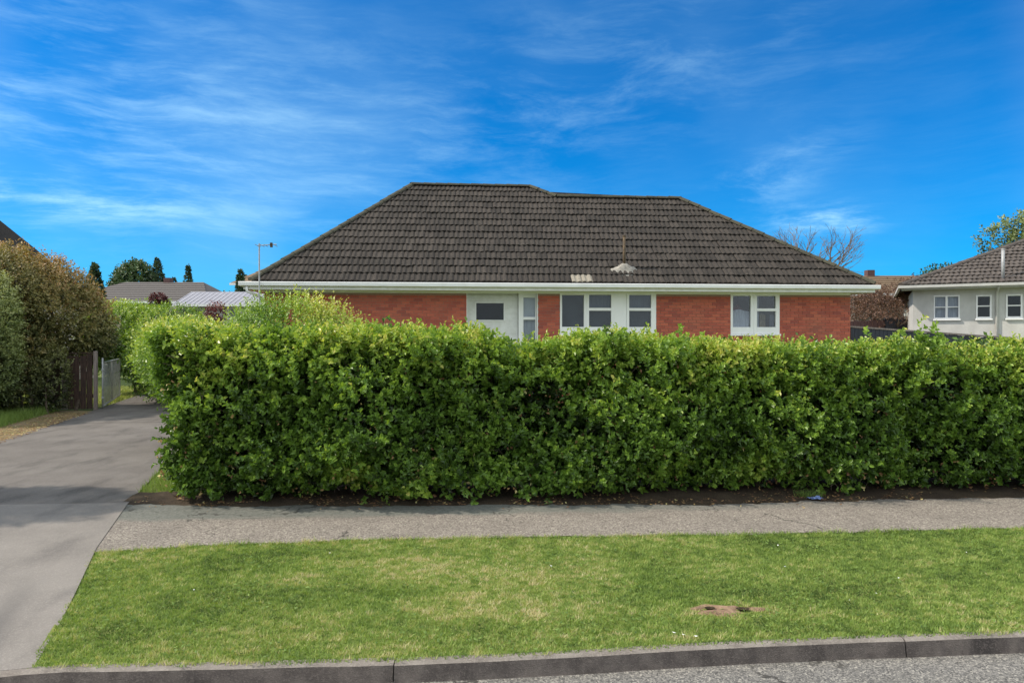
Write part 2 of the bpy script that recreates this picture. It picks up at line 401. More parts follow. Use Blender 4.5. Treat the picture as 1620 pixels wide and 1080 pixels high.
for i in range(len(cuts)-1):
    m = MB(); m.raw(*kerb_piece(cuts[i]+.004, cuts[i+1]-.004, random.uniform(-.002,.002), (.012 if i == 3 else 0)))
    o = m.build('kerb_section', M['kerb'], kerb)
    o.data.materials.append(M['kerbtop'])
    for p in o.data.polygons:
        if abs(p.normal.z) > .6: p.material_index = 1

# footpath
PN = [(-3.9,5.80),(-3.5,5.86),(-3.0,5.98),(-2.3,6.10),(-1.19,6.235),(0,6.31),(1.68,6.387),(3.2,6.48),(4.86,6.60),(8,6.82),(30,8.5)]   # edge to the berm
PF = [(-4.7,7.58),(-4.32,7.56),(-3.4,7.50),(-2.5,7.45),(-1.43,7.47),(.3,7.52),(1.99,7.57),(3.9,7.74),(5.83,7.9),(9,8.15),(30,9.8)]    # edge to the hedge
def wob(P, amp, step, seed):
    P = np.array(P); L = np.concatenate([[0], np.cumsum(np.linalg.norm(np.diff(P, axis=0), axis=1))])
    s = np.arange(0, L[-1], step); x = np.interp(s, L, P[:,0]); y = np.interp(s, L, P[:,1])
    q = np.stack([x, y, 0*x], 1)
    y = y + (vnoise(q, 2.0, seed)-.5)*amp + (vnoise(q, 9, seed+1)-.5)*amp*.7 + (vnoise(q, 30, seed+2)-.5)*amp*.4
    return list(zip(x, y))
pn = wob(PN, .07, .04, 1); pf = wob(PF, .13, .04, 2)
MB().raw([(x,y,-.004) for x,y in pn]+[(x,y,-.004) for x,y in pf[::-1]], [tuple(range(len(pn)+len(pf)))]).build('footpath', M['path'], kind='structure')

# driveway: slabs between two edges
DR = [(3.78,-2.62),(4.6,-2.95),(5.2,-3.22),(5.91,-3.55),(7.6,-4.20),(9.66,-4.87),(14,-6.27),(20,-8.2),(26,-10.1)]   # (y, x) right edge
DL = [(3.5,-7.1),(6,-7.3),(8,-7.75),(12,-8.85),(17.2,-10.35),(22.8,-12.0),(26,-12.95)]
def ex(T, y): return float(np.interp(y, [p[0] for p in T], [p[1] for p in T]))
drv = empty('driveway', (0,0,0), kind='structure')
yc = [3.80, 7.62, 15.0, 20.5, 26]
for i in range(len(yc)-1):
    ys = np.linspace(yc[i]+.006, yc[i+1]-.006, 8)
    sk = .07
    R = [(ex(DR,y)-.0, y) for y in ys]; Lf = [(ex(DL,y), y+sk*(ex(DL,y)-ex(DR,y))) for y in ys]
    if i == 0: Lf = [(x, max(y, interp(x)+.024)) for x,y in Lf]; R = [(x, max(y, interp(x)+.024)) for x,y in R]
    dz = [0,-.002,.001,0][i]
    m = MB(); P = R + Lf[::-1]
    v = []; f = []
    if i == 0:   # apron dips to the dropped kerb
        v = []; f = []; nc = 26
        for j in range(8):
            fd = max(0, 1-(ys[j]-ys[0])/1.1)
            for k in range(nc):
                q = k/(nc-1); x = R[j][0]+(Lf[j][0]-R[j][0])*q; y = R[j][1]+(Lf[j][1]-R[j][1])*q
                if j == 0: y = interp(x)+.027
                v.append((x, y, kz(x)*fd+.0015*(j > 0)))
        f = [(j*nc+k, j*nc+k+1, (j+1)*nc+k+1, (j+1)*nc+k) for j in range(7) for k in range(nc-1)]
        m.raw(v, f)
    else: m.prism(P, dz-.08, dz)
    o = m.build('slab', M['concrete'] if i == 0 else M['oldconcrete'], drv)
    if i: o['label'] = 'weathered grey driveway slab'

# ------------------------------------------------------------------ grass
def in_poly_y(x, y, lo, hi):  # between two polylines (x->y)
    return (y > np.interp(x, [p[0] for p in lo], [p[1] for p in lo])) & (y < np.interp(x, [p[0] for p in hi], [p[1] for p in hi]))
def blades(name, X, Y, Z, hgt, wid, tint, matn, lean=.6, **k):
    n = len(X); th = rng.uniform(0, 2*np.pi, n); ph = rng.uniform(0, 2*np.pi, n)
    ln = hgt*lean*rng.random(n)
    base = np.stack([X, Y, Z], 1); wv = np.stack([np.cos(th), np.sin(th), 0*th], 1)*wid[:,None]/2
    tip = base + np.stack([np.cos(ph)*ln, np.sin(ph)*ln, hgt], 1)
    V = np.empty((n, 3, 3)); V[:,0] = base-wv; V[:,1] = base+wv; V[:,2] = tip
    me = np_mesh(name, V.reshape(-1, 3), np.arange(3*n).reshape(-1, 3), np.repeat(tint, 3))
    me.materials.append(M[matn]); return link(name, me, **k)
berm_lo = [(x, y+.0) for x,y in KERB]
# soil sheet under the berm grass
bx = np.concatenate([np.linspace(-3.5, 14, 60)])
lo = [(ex([(p[0],p[1]) for p in []] or DR, 3.8)+.01, 3.83)]
left = [(x-.03, y) for y, x in DR if 3.7 < y < 5.95]
hi_pts = [(x, y+.004) for x,y in pn if x > -3.5 and x < 13.5]
lo_pts = [(x, interp(x)+.0) for x in np.linspace(-2.6, 13.5, 60)]
MB().raw([(x,y,-.010) for x,y in lo_pts]+[(x,y,-.010) for x,y in hi_pts[::-1]]+[(x,y,-.010) for x,y in left[::-1]], [tuple(range(len(lo_pts)+len(hi_pts)+len(left)))]).build('berm', M['turf'], kind='structure')
N = 620000
X = rng.uniform(-3.6, 8.0, N); Y = rng.uniform(3.7, 6.95, N)
edge = (rng.random(N)-.5)*.05 + (vnoise(np.stack([X,Y,0*X],1), 6, 77)-.5)*.05
ok = in_poly_y(X, Y+edge, [(p[0], p[1]-.002) for p in KERB], PN) & (X + edge > np.interp(Y, [p[0] for p in DR], [p[1] for p in DR])+.0)
X, Y = X[ok], Y[ok]
q = np.stack([X, Y*1.6, 0*X], 1)
pat = vnoise(q, .9, 3)*.5 + vnoise(q, 2.6, 4)*.3 + vnoise(q, 8, 5)*.2
clump = vnoise(q, 14, 6)*.6 + vnoise(q, 35, 7)*.4
tint = .44 + (pat-.5)*.85 + (clump-.5)*1.05 + rng.normal(0, .12, len(X))
dry = np.zeros(len(X))
for cx, cy, rx, ry, a in [(-.15,5.35,1.1,.32,.38),(-1.7,5.15,.3,.15,.3),(.1,4.55,.7,.12,.35),(-.5,4.85,.5,.18,.3),(1.5,4.62,.55,.16,.4),(.9,4.2,1.6,.07,.25),(-.8,4.02,1.5,.06,.2),(3.1,4.9,.5,.2,.22),(3.7,5.6,.8,.2,.1),(2.4,4.5,.5,.12,.18)]:
    dry += a*np.exp(-((X-cx)/rx)**2-((Y-cy)/ry)**2)
for cx, cy, rx, ry, a in [(-.85,4.95,.45,.14,.35),(-2.2,4.35,.6,.2,.15),(-.4,4.3,.5,.12,.25),(2.2,5.7,1.4,.3,.05),(-1.5,5.85,.9,.15,.22),(-2.9,5.2,.3,.5,.15)]:
    dry -= a*np.exp(-((X-cx)/rx)**2-((Y-cy)/ry)**2)
tint = np.clip(tint+dry*(.45+.6*clump), 0, 1)
hole = np.exp(-(np.abs(X-1.42)/.17)**2.2-(np.abs(Y-4.62)/.055)**2.2) * (.6+.8*clump)
thin = rng.random(len(X)) < np.clip(1-hole*1.6 - np.clip(dry,0,1)*.55, .05, 1)
X, Y, tint, clump, pat = X[thin], Y[thin], tint[thin], clump[thin], pat[thin]
hgt = (.008+.017*rng.random(len(X)))*(.55+.9*clump)
nearpath = np.interp(X, [p[0] for p in PN], [p[1] for p in PN])-Y
hgt = hgt*(1+.8*np.exp(-nearpath/.05))
kerbside = Y < np.interp(X, [p[0] for p in KERB], [p[1] for p in KERB])+.034
blades('grass', X, Y, np.where(kerbside, .0, -.010), hgt, rng.uniform(.004,.0085,len(X)), tint, 'blade', 1.3, kind='stuff', label='mown green grass with dry patches on the berm', cat='grass')
# broad clover-like weeds in the berm
def flat_leaves(X, Y, Z, size, tint, tilt=.5):
    n = len(X); th = rng.uniform(0, 2*np.pi, n)
    a = np.stack([np.cos(th), np.sin(th), rng.uniform(-tilt, tilt, n)], 1); a = norm(a)
    bvec = norm(np.cross(a, np.stack([rng.uniform(-tilt,tilt,n), rng.uniform(-tilt,tilt,n), np.ones(n)], 1)))
    c = np.stack([X, Y, Z], 1); V = np.empty((n, 4, 3)); s = size[:,None]
    V[:,0] = c-a*s; V[:,1] = c+bvec*s*.5; V[:,2] = c+a*s; V[:,3] = c-bvec*s*.5
    V[:,0,2] += size*.15; V[:,2,2] += size*.25
    return V.reshape(-1,3), np.arange(4*n).reshape(-1,4), np.repeat(tint, 4)
n = 9000
wx = rng.uniform(-3.3, 6, n); wy = rng.uniform(3.9, 6.8, n)
okk = in_poly_y(wx, wy, [(p[0],p[1]+.04) for p in KERB], [(p[0],p[1]-.03) for p in PN]) & (wx > np.interp(wy, [p[0] for p in DR], [p[1] for p in DR])+.06)
q = np.stack([wx, wy*1.6, 0*wx], 1); okk &= vnoise(q, 3.5, 9) > .55
wx, wy = wx[okk], wy[okk]
me = np_mesh('clover', *flat_leaves(wx, wy, np.full(len(wx), .012), rng.uniform(.008,.018,len(wx)), np.clip(rng.normal(.25,.12,len(wx)),0,1)))
me.materials.append(M['blade']); link('clover', me, kind='stuff', label='small dark clover leaves scattered through the berm grass', cat='clover')
# daisies
V_ = []
for dx_, dy_ in [(1.03,4.17),(1.10,4.15),(.98,4.2)]+[(rng.uniform(-2.8,4.4), rng.uniform(4.4,6.0)) for _ in range(12)]:
    V_.append((dx_, dy_))
V_ = np.array(V_)
me = np_mesh('daisies', *flat_leaves(V_[:,0], V_[:,1], np.full(len(V_), .022), rng.uniform(.008,.014,len(V_)), np.full(len(V_), 1.), .2))
me.materials.append(M['white']); link('daisies', me, kind='stuff', label='tiny white daisies scattered in the berm grass', cat='daisies')
# bare patch with two holes
bare = MB(); ring = []; K = 28
for j, (f_, z) in enumerate([(1,-.012),(.75,.004),(.45,.012),(.2,.008)]):
    for k in range(K):
        th = 2*math.pi*k/K; rr = 1+.22*math.sin(3*th+1)+.13*math.sin(7*th)+.08*math.sin(13*th)
        x = .25*f_*rr*math.cos(th); y = .085*f_*rr*math.sin(th)
        zz = z
        for hx, hy, hr in ((-.10,.012,.045),(.115,-.004,.055)):
            dd = ((x-hx)/hr)**2+((y-hy)/(hr*.6))**2
            zz -= .045*math.exp(-dd)
        bare.v.append((1.42+x, 4.62+y, zz))
for j in range(3):
    for k in range(K): bare.f.append((j*K+k, j*K+(k+1)%K, (j+1)*K+(k+1)%K, (j+1)*K+k))
bare.f.append(tuple(3*K+k for k in range(K)))
bo = bare.build('bare_soil_patch', M['bare'], kind='structure')
for hx, hy, r0 in ((-.10,.012,.028),(.115,-.004,.036)):
    h = MB(); vv = [(1.42+hx+r0*1.3*math.cos(a), 4.62+hy+r0*.7*math.sin(a), .006-.0) for a in np.linspace(0, 2*math.pi, 15)[:-1]]
    vv2 = [(x_*1+0, y_, -.012) for x_, y_, _ in vv]
    h.raw(vv+[(1.42+hx, 4.62+hy, -.02)], [(i,(i+1)%14,14) for i in range(14)]).build('burrow_hole', M['dirt'], bo)

# ------------------------------------------------------------------ foliage engine
def leaves_on_shoots(P, D, Ls, per, size, tint, six=True, spread=1.0, wr=.58):
    """P,D: shoot bases and directions; Ls: lengths; per leaves each. returns V,F,tint"""
    n = len(P); D = norm(D)
    up = np.where(np.abs(D[:,2:3]) < .9, np.array([[0,0,1.]]), np.array([[1.,0,0]]))
    A = norm(np.cross(D, up)); B = np.cross(D, A)
    idx = np.repeat(np.arange(n), per); k = np.tile(np.arange(per), n)
    u = (k+.6)/per*.95 + rng.uniform(-.06,.06,len(k))
    th = k*2.4 + np.repeat(rng.uniform(0, 6.28, n), per) + rng.normal(0,.3,len(k))
    R = A[idx]*np.cos(th)[:,None] + B[idx]*np.sin(th)[:,None]
    T = -A[idx]*np.sin(th)[:,None] + B[idx]*np.cos(th)[:,None]
    open_ = (1.25-.75*u)*spread
    dl = norm(D[idx]*(1.0) + R*open_[:,None]*1.5 + rng.normal(0,.25,(len(k),3)))
    T = norm(T + rng.normal(0,.25,(len(k),3)))
    T = norm(T - dl*np.sum(T*dl, 1, keepdims=True)); Nn = np.cross(dl, T)
    L = size*(.65+.6*rng.random(len(k)))*(1.05-.25*u)
    W = L*wr*(.85+.3*rng.random(len(k)))
    base = P[idx] + D[idx]*(Ls[idx]*u)[:,None]
    L_, W_ = L[:,None], W[:,None]
    tn = np.clip(tint[idx] + (u-.5)*.25 + rng.normal(0,.07,len(k)), 0, 1)
    if six:
        V = np.empty((len(k), 6, 3)); lift = Nn*W_*.35
        V[:,0] = base; V[:,3] = base + dl*L_ - Nn*L_*.12
        V[:,1] = base + dl*L_*.35 + T*W_*.5 + lift; V[:,2] = base + dl*L_*.75 + T*W_*.42 + lift*.6
        V[:,5] = base + dl*L_*.35 - T*W_*.5 + lift; V[:,4] = base + dl*L_*.75 - T*W_*.42 + lift*.6
        m = len(k); o = np.arange(m)[:,None]*6
        F = np.concatenate([o+np.array([[0,3,2,1]]), o+np.array([[0,5,4,3]])])
        return V.reshape(-1,3), F, np.repeat(tn, 6)
    V = np.empty((len(k), 4, 3)); V[:,0] = base; V[:,2] = base+dl*L_
    V[:,1] = base+dl*L_*.5+T*W_*.5; V[:,3] = base+dl*L_*.5-T*W_*.5+Nn*W_*.2
    return V.reshape(-1,3), np.arange(4*len(k)).reshape(-1,4), np.repeat(tn, 4)
def join(parts):
    V = []; F = []; T_ = []; b0 = 0
    for v, f, tt in parts: V.append(v); F.append(f+b0); T_.append(tt); b0 += len(v)
    return np.concatenate(V), np.concatenate(F), np.concatenate(T_)
def foliage(name, parts, matn, parent, **k):
    me = np_mesh(name, *join(parts)); me.materials.append(M[matn])
    return link(name, me, parent, kind='stuff', **k)

# ---- the long front hedge, in the street frame (s, t)
def w3(s, t_, z):
    return np.stack([s*math.cos(YA)-t_*math.sin(YA), s*math.sin(YA)+t_*math.cos(YA), z], 1)
def wd(D):  # rotate directions
    return np.stack([D[:,0]*math.cos(YA)-D[:,1]*math.sin(YA), D[:,0]*math.sin(YA)+D[:,1]*math.cos(YA), D[:,2]], 1)
HS0, HS1, HT = -3.20, 10.5, 7.63
HPX = [(-4,1.80),(-3.3,1.83),(-2.4,1.83),(-1.5,1.88),(-.9,1.90),(-.3,1.83),(.3,1.75),(1.1,1.71),(2.0,1.74),(2.7,1.70),(3.7,1.67),(4.6,1.64),(5.8,1.62),(11,1.60)]
def htop(s):
    q = np.stack([s, 0*s, 0*s], 1)
    return np.interp(s, [p[0] for p in HPX], [p[1] for p in HPX]) + (vnoise(q, 2.0, 21)-.5)*.20 + (vnoise(q, 6, 22)-.5)*.14
def bulge(s, z, seed=0):
    q = np.stack([s, 0*s+seed, z*1.1], 1)
    return (vnoise(q, 1.3, 23)-.5)*.34 + (vnoise(q, 3.2, 24)-.5)*.30 + (vnoise(q, 7, 25)-.5)*.20
def hedge_depth(z): return np.interp(z, [0,.12,.35,1.0,1.6,2.1], [.14,.05,.0,.0,.03,.12])
parts = []
def face_front(n, depth0, depth1, per, size, tb, Lr):
    s = rng.uniform(HS0, HS1, n); keep = (s < 7.6) | (rng.random(n) < .4); s = s[keep]; n = len(s)
    zt = htop(s); z = .02 + (zt-.02)*rng.random(n)
    dp = depth0 + (depth1-depth0)*rng.random(n)
    q = np.stack([s, 0*s, z], 1)
    gap = vnoise(q, 4.0, 26)
    low = (z < -.02+.26*vnoise(np.stack([s,0*s,0*s],1), 2.5, 27))
    keep = ~((low) & (rng.random(n) < .75)) & ~((gap < .33) & (dp < .20) & (rng.random(n) < .85))
    s, z, dp, zt = s[keep], z[keep], dp[keep], zt[keep]; n = len(s)
    tt = HT + hedge_depth(z) - bulge(s, z) + dp
    # rounded left end
    tt = tt + .35*np.exp(-(s-HS0)/.22)
    P = w3(s, tt, z)
    D = np.stack([rng.normal(0,.55,n), -.75+rng.normal(0,.3,n), .55+rng.normal(0,.4,n)], 1)
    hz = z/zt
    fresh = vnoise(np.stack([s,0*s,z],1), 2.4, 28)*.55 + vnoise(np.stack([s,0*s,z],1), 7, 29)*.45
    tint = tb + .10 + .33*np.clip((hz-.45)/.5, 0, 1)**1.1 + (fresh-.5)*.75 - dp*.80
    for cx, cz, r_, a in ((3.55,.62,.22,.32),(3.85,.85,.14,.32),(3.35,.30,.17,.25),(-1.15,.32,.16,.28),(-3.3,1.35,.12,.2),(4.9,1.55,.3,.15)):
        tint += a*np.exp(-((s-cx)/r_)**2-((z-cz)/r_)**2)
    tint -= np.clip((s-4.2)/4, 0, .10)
    Ls = Lr*(.6+.8*rng.random(n))
    return leaves_on_shoots(P, wd(D), Ls, per, size, np.clip(tint, 0, .96))
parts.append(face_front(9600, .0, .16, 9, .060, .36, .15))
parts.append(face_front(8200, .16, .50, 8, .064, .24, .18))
# protruding clumps on the front
n = 900; cs = rng.uniform(HS0+.55, 7.5, 70); cz_ = rng.uniform(.25, 1.75, 70); ci = rng.integers(0, 70, n)
s = cs[ci]+rng.normal(0,.10,n); z = cz_[ci]+rng.normal(0,.10,n)
tt = HT - bulge(s, z) - .05 + rng.normal(0,.04,n)
D = np.stack([rng.normal(0,.4,n), -.7+rng.normal(0,.2,n), .6+rng.normal(0,.3,n)], 1)
parts.append(leaves_on_shoots(w3(s, tt, np.maximum(z,.1)), wd(D), .12+.1*rng.random(n), 10, .056, np.clip(.42+.2*(z-1)+rng.normal(0,.1,n)+.08*np.sin(cs[ci]*9), 0, 1)))
# top
n = 9000; s = rng.uniform(HS0, HS1, n); u = rng.random(n)**1.2*1.15
z = htop(s) - .10 - .12*rng.random(n) - .10*np.clip(.2-u,0,1)/.2*rng.random(n)
D = np.stack([rng.normal(0,.32,n), rng.normal(-.12,.32,n), np.ones(n)], 1)
q = np.stack([s, u, 0*s], 1); fr = vnoise(q, 2.5, 31)
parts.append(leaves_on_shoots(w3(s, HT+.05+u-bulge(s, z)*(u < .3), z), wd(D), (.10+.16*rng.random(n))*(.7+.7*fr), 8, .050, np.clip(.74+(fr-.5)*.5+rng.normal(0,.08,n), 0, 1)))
# upright sprigs poking out of the top
sp_s = np.concatenate([rng.uniform(HS0, HS1, 380), [.80,.83,.78,1.08,1.10,1.05, 2.22,2.3,2.1,4.05,4.1,4.0,-.02,-.05,-1.25,-1.2,-3.05,-3.0,-2.95]])
n = len(sp_s); hh = np.concatenate([.11+.13*rng.random(380)**2, np.full(n-380, .26)])
P = w3(sp_s, HT+.1+.7*rng.random(n), htop(sp_s)-.06)
sprD = np.stack([rng.normal(0,.16,n), rng.normal(0,.16,n), np.ones(n)], 1)
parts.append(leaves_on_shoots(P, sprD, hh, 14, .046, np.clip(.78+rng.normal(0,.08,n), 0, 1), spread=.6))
# left end face and its overhanging shoulder
n = 5200; u = rng.random(n)*1.6; z = .08+rng.random(n)*2.0; dp = rng.random(n)**1.5*.35
sh = np.interp(z, [0,.3,.9,1.3,1.6,1.9,2.1], [.36,.24,.16,.02,-.08,.0,.22])
s = HS0 + sh + dp - bulge(u, z, 5) - .0*u
keep = z < htop(s)-.03
s, u, z, dp = s[keep], u[keep], z[keep], dp[keep]; n = len(s)
s = s - u*.12   # follows the driveway edge as it runs back
D = np.stack([-.8+rng.normal(0,.3,n), -.25+rng.normal(0,.5,n), .5+rng.normal(0,.4,n)], 1)
fr = vnoise(np.stack([s,u,z],1), 3, 33)
tint = .34 + .26*np.clip((z-1.1)/.9,0,1) + (fr-.5)*.5 - dp*.4
parts.append(leaves_on_shoots(w3(s, HT+.12+u, z), wd(D), .10+.12*rng.random(n), 9, .052, np.clip(tint,0,.95)))
hedge = empty('hedge', (*L2(3, HT+.6), 0), label='long clipped bright green hedge running in front of the brick house', cat='hedge')
def at_world(o, parent):   # mesh given in world coordinates under an empty with rotation 0
    o.parent = parent; o.location = -Vector(parent.location) if parent.rotation_euler.z == 0 else o.location
    return o
ho = foliage('foliage', parts, 'hedge', hedge); ho.location = -hedge.location
# inner leaves and stems
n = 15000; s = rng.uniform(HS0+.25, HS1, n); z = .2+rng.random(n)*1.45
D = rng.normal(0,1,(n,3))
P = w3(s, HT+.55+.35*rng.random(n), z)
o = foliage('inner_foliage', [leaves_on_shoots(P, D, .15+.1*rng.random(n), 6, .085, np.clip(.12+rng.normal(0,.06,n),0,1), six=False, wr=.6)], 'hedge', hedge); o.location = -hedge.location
n = 520; s = rng.uniform(HS0, 7.5, n); z = .05+rng.random(n)**1.4*1.5
o = foliage('dry_leaves', [leaves_on_shoots(w3(s, HT+hedge_depth(z)-bulge(s,z)+.05, z), wd(rng.normal(0,1,(n,3))-np.array([[0,.8,0]])), np.full(n,.08), 2, .045, np.clip(rng.normal(.6,.2,n),0,1))], 'litter', hedge); o.location = -hedge.location
m = MB(); n = 620; s = rng.uniform(HS0+.1, 7.8, n); z = .05+rng.random(n)*1.55; B_ = w3(s, HT+.22-bulge(s,z), z)
for i in range(n):
    dv = Vector(wd(np.array([[random.gauss(0,.5), -.8, random.uniform(.2,1.2)]]))[0]).normalized()*random.uniform(.15,.30); p0 = Vector(B_[i])
    m.tube([p0, p0+dv*.5+Vector((random.gauss(0,.01),0,.005)), p0+dv], [.004,.003,.0016], 3, cap=False)
o = m.build('twigs', M['palebark'], hedge, kind='stuff'); o.location = -hedge.location
for i in range(34):
    s0 = HS0+.35+i*.40+random.uniform(-.12,.12); t0 = HT+.6+random.uniform(-.15,.15)
    m = MB()
    x, y = L2(s0, t0)
    for b_ in range(4):
        p = [Vector((x, y, -.03))]; dr = Vector((random.uniform(-.22,.3), random.uniform(-.12,.3), 1))
        for k in range(6): p.append(p[-1]+dr*.25+Vector((random.uniform(-.05,.05), random.uniform(-.05,.05), 0)))
        m.tube(p, [.022,.018,.015,.011,.008,.005,.003], 5)
    o = m.build('stem', M['bark'], hedge); o.location = -hedge.location

# dirt strip beneath the hedge
pfl = [p for p in pf if p[0] < 12]
bk = [L2(s_, 9.3) for s_ in np.linspace(11, -3.6, 12)]
DRT = MB(); nS = 90
vv = []
for i in range(nS):
    u_ = i/(nS-1); x = -4.30 + u_*16.0
    y0 = float(np.interp(x, [p[0] for p in pf], [p[1] for p in pf]))+.0
    for j in range(9):
        y = y0 - .02 + (j/8)*1.25
        h = -.014 + .05*math.sin(min(1, j/4)*math.pi/2) + (random.random()-.5)*.018*(j > 0)
        if j == 0: h = -.016
        vv.append((x-j/8*.5*(i == 0)*0, y, h))
DRT.raw(vv, [(i*9+j, (i+1)*9+j, (i+1)*9+j+1, i*9+j+1) for i in range(nS-1) for j in range(8) if not (i < 7 and j > 2+i//3)])
DRT.build('garden_bed', M['dirt'], smooth=True, kind='structure')
# leaf litter on it and on the path edge
n = 2600; X = rng.uniform(-4.1, 9, n); off = np.abs(rng.normal(0,.22,n))
yy = np.interp(X, [p[0] for p in pf], [p[1] for p in pf]) + off - .03 - (rng.random(n) < .05)*rng.random(n)*.3
q = np.stack([X, yy, 0*X], 1); keep = (vnoise(q, 3, 41) > .45) & (yy > 7.0)
X, yy, off = X[keep], yy[keep], off[keep]
zl = np.where(off > .03, .012+.045*np.clip(off/.7,0,1), .004)+.004
me = np_mesh('leaf_litter', *flat_leaves(X, yy, zl, rng.uniform(.008,.024,len(X)), np.clip(rng.normal(.45,.25,len(X)),0,1), .35))
me.materials.append(M['litter']); link('leaf_litter', me, kind='stuff', label='brown and yellow fallen leaves along the foot of the hedge', cat='leaf litter')
# grass sliver between hedge end and driveway
n = 26000; X = rng.uniform(-5.6, -3.0, n); Y = rng.uniform(7.7, 11.5, n)
dx = X - np.interp(Y, [p[0] for p in DR], [p[1] for p in DR])
keep = (dx > .0) & (dx < 1.0+.1*vnoise(np.stack([X,Y,0*X],1),5,3)) & (Y > 8.0-.25*(dx-.3))
X, Y = X[keep], Y[keep]
blades('grass', X, Y, np.full(len(X), -.01), rng.uniform(.04,.10,len(X)), rng.uniform(.004,.008,len(X)), np.clip(rng.normal(.42,.12,len(X)),0,1), 'blade', .9, kind='stuff', label='rough grass tuft between the hedge end and the driveway', cat='grass')

# blue wrapper beside a grass tuft
wx_, wy_ = L2(3.93, 7.48)
m = MB(); K = 7
for i in range(K):
    for j in range(5):
        m.v.append((i*.026-.08, j*.022-.045+.01*math.sin(i), .012+.018*random.random()+(.012 if (i+j) % 2 else 0)))
m.f = [(i*5+j, (i+1)*5+j, (i+1)*5+j+1, i*5+j+1) for i in range(K-1) for j in range(4)]
o = m.build('plastic_wrapper', M['blue'], label='crumpled blue plastic wrapper lying at the foot of the hedge', cat='litter'); o.location = (wx_+.03, wy_, -.004); o.rotation_euler = (0,0,.3)
so_ = o.modifiers.new('solid', 'SOLIDIFY'); so_.thickness = .002
n = 260; a = rng.uniform(0, 6.28, n); r = rng.random(n)**.5*.09
blades('grass_tuft', wx_+.02+r*np.cos(a)*1.9, wy_+.12+r*np.sin(a)*.6, np.full(n, .0), rng.uniform(.05,.11,n), rng.uniform(.005,.009,n), np.clip(rng.normal(.3,.1,n),0,1), 'blade', 1.2, label='small dark green grass tuft behind the blue wrapper', cat='grass tuft')

# ------------------------------------------------------------------ shrubs and trees
def shrub(name, lobes, n, size, matn, base, label, cat='shrub', per=8, L=.22, tb=.45, up=.5, six=False, trunk=True, group=None, floor=.1, wr=.5, noise=.22, tip=.25, bright=None):
    """lobes: (x,y,z,rx,ry,rz); shoots start near the lobes' skins"""
    root = empty(name, (*base, 0), label=label, cat=cat, group=group)
    lob = np.array(lobes); ar = lob[:,3]*lob[:,5]+lob[:,4]*lob[:,5]; ci = rng.choice(len(lob), n, p=ar/ar.sum())
    U = norm(rng.normal(0,1,(n,3))); c = lob[ci,:3]; R = lob[ci,3:]
    rr = 1 - np.abs(rng.normal(0,.16,n))
    q = c + U*R
    dsp = 1 + (vnoise(q, 1.4/size*.06, 51)-.5)*noise*2 + (vnoise(q, 4/size*.06, 52)-.5)*noise
    P = c + U*R*(rr*dsp)[:,None]
    # drop shoots deep inside another lobe
    inside = np.zeros(n, bool)
    for j in range(len(lob)):
        e = np.linalg.norm((P-lob[j,:3])/lob[j,3:], axis=1); inside |= (e < .62) & (ci != j)
    k = (~inside) & (P[:,2] > floor); P, U, rr = P[k], U[k], rr[k]
    fr = vnoise(P, 1.3/size*.05, 53)
    D = U + np.array([[0,0,up]]) + rng.normal(0,.35,P.shape)
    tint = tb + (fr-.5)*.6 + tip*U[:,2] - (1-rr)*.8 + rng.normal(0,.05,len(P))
    if bright: tint += bright(P)
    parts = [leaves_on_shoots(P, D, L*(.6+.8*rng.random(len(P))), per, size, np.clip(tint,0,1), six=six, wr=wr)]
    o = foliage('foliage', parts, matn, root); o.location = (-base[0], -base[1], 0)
    if trunk:
        for i in range(min(6, 1+len(lobes)//1)):
            lb = lobes[i % len(lobes)]
            m = MB(); e = Vector(lb[:3]); st = Vector((base[0]*.45+e.x*.55+random.uniform(-.1,.1), base[1]*.45+e.y*.55+random.uniform(-.1,.1), -.04)); h = e-st
            pts = [st+h*f+Vector((random.uniform(-.06,.06), random.uniform(-.06,.06), 0))*(f > 0) for f in (0,.25,.5,.75,1)]
            pts[1].z = max(pts[1].z, st.z+.2)
            r0 = .018+.018*e.z
            m.tube(pts, [r0,r0*.8,r0*.6,r0*.4,r0*.2], 6)
            for kk in range(5):
                p0 = pts[2+kk % 3]; dd = Vector(norm(np.array([[random.gauss(0,1), random.gauss(0,1), .6]]))[0])*min(lb[3:])*.8
                m.tube([p0, p0+dd*.5, p0+dd], [r0*.35, r0*.25, r0*.1], 4)
            o = m.build('trunk' if i == 0 else 'limb', M['bark'], root); o.location = (-base[0], -base[1], 0)
    return root
# tall mixed shrubs on the left
shrub('shrub', [(-12.4,16.9,2.85,1.1,1.1,1.15),(-11.7,18.0,2.2,.95,.7,1.0),(-13.3,17.0,2.85,1.3,1.1,1.22),(-13.0,16.4,1.5,.9,.8,1.2),(-11.55,17.6,2.75,.85,.8,.95),(-11.15,18.0,2.2,.60,.7,.75),(-12.2,17.0,1.6,.75,.5,.9),(-12.5,16.9,.8,.7,.5,.8)], 11500, .085, 'bronze', (-12.4,17.0),
      'tall bronze brown shrub beside the timber fence at the left of the driveway', per=8, L=.26, tb=.60, tip=.30)
shrub('shrub', [(-14.6,17.6,2.85,1.6,1.2,1.40),(-15.5,17.0,1.8,1.4,1.1,1.5),(-16.8,17.6,2.8,1.4,1.2,1.5)], 5200, .085, 'bronze', (-15.2,17.6),
      'tall rusty brown shrub below the dark roof at the left edge', per=8, L=.26, tb=.52, tip=.25)
shrub('shrub', [(-12.2,15.8,2.35,.85,.8,1.1),(-13.0,15.3,1.5,1.1,.8,1.25),(-12.1,15.9,1.4,.7,.7,1.1),(-12.7,15.5,.8,1.1,.6,.75)], 8500, .075, 'greygreen', (-12.2,15.6),
      'grey green leafy shrub in front of the bronze ones above the grass verge', per=8, L=.22, tb=.62, tip=.25)
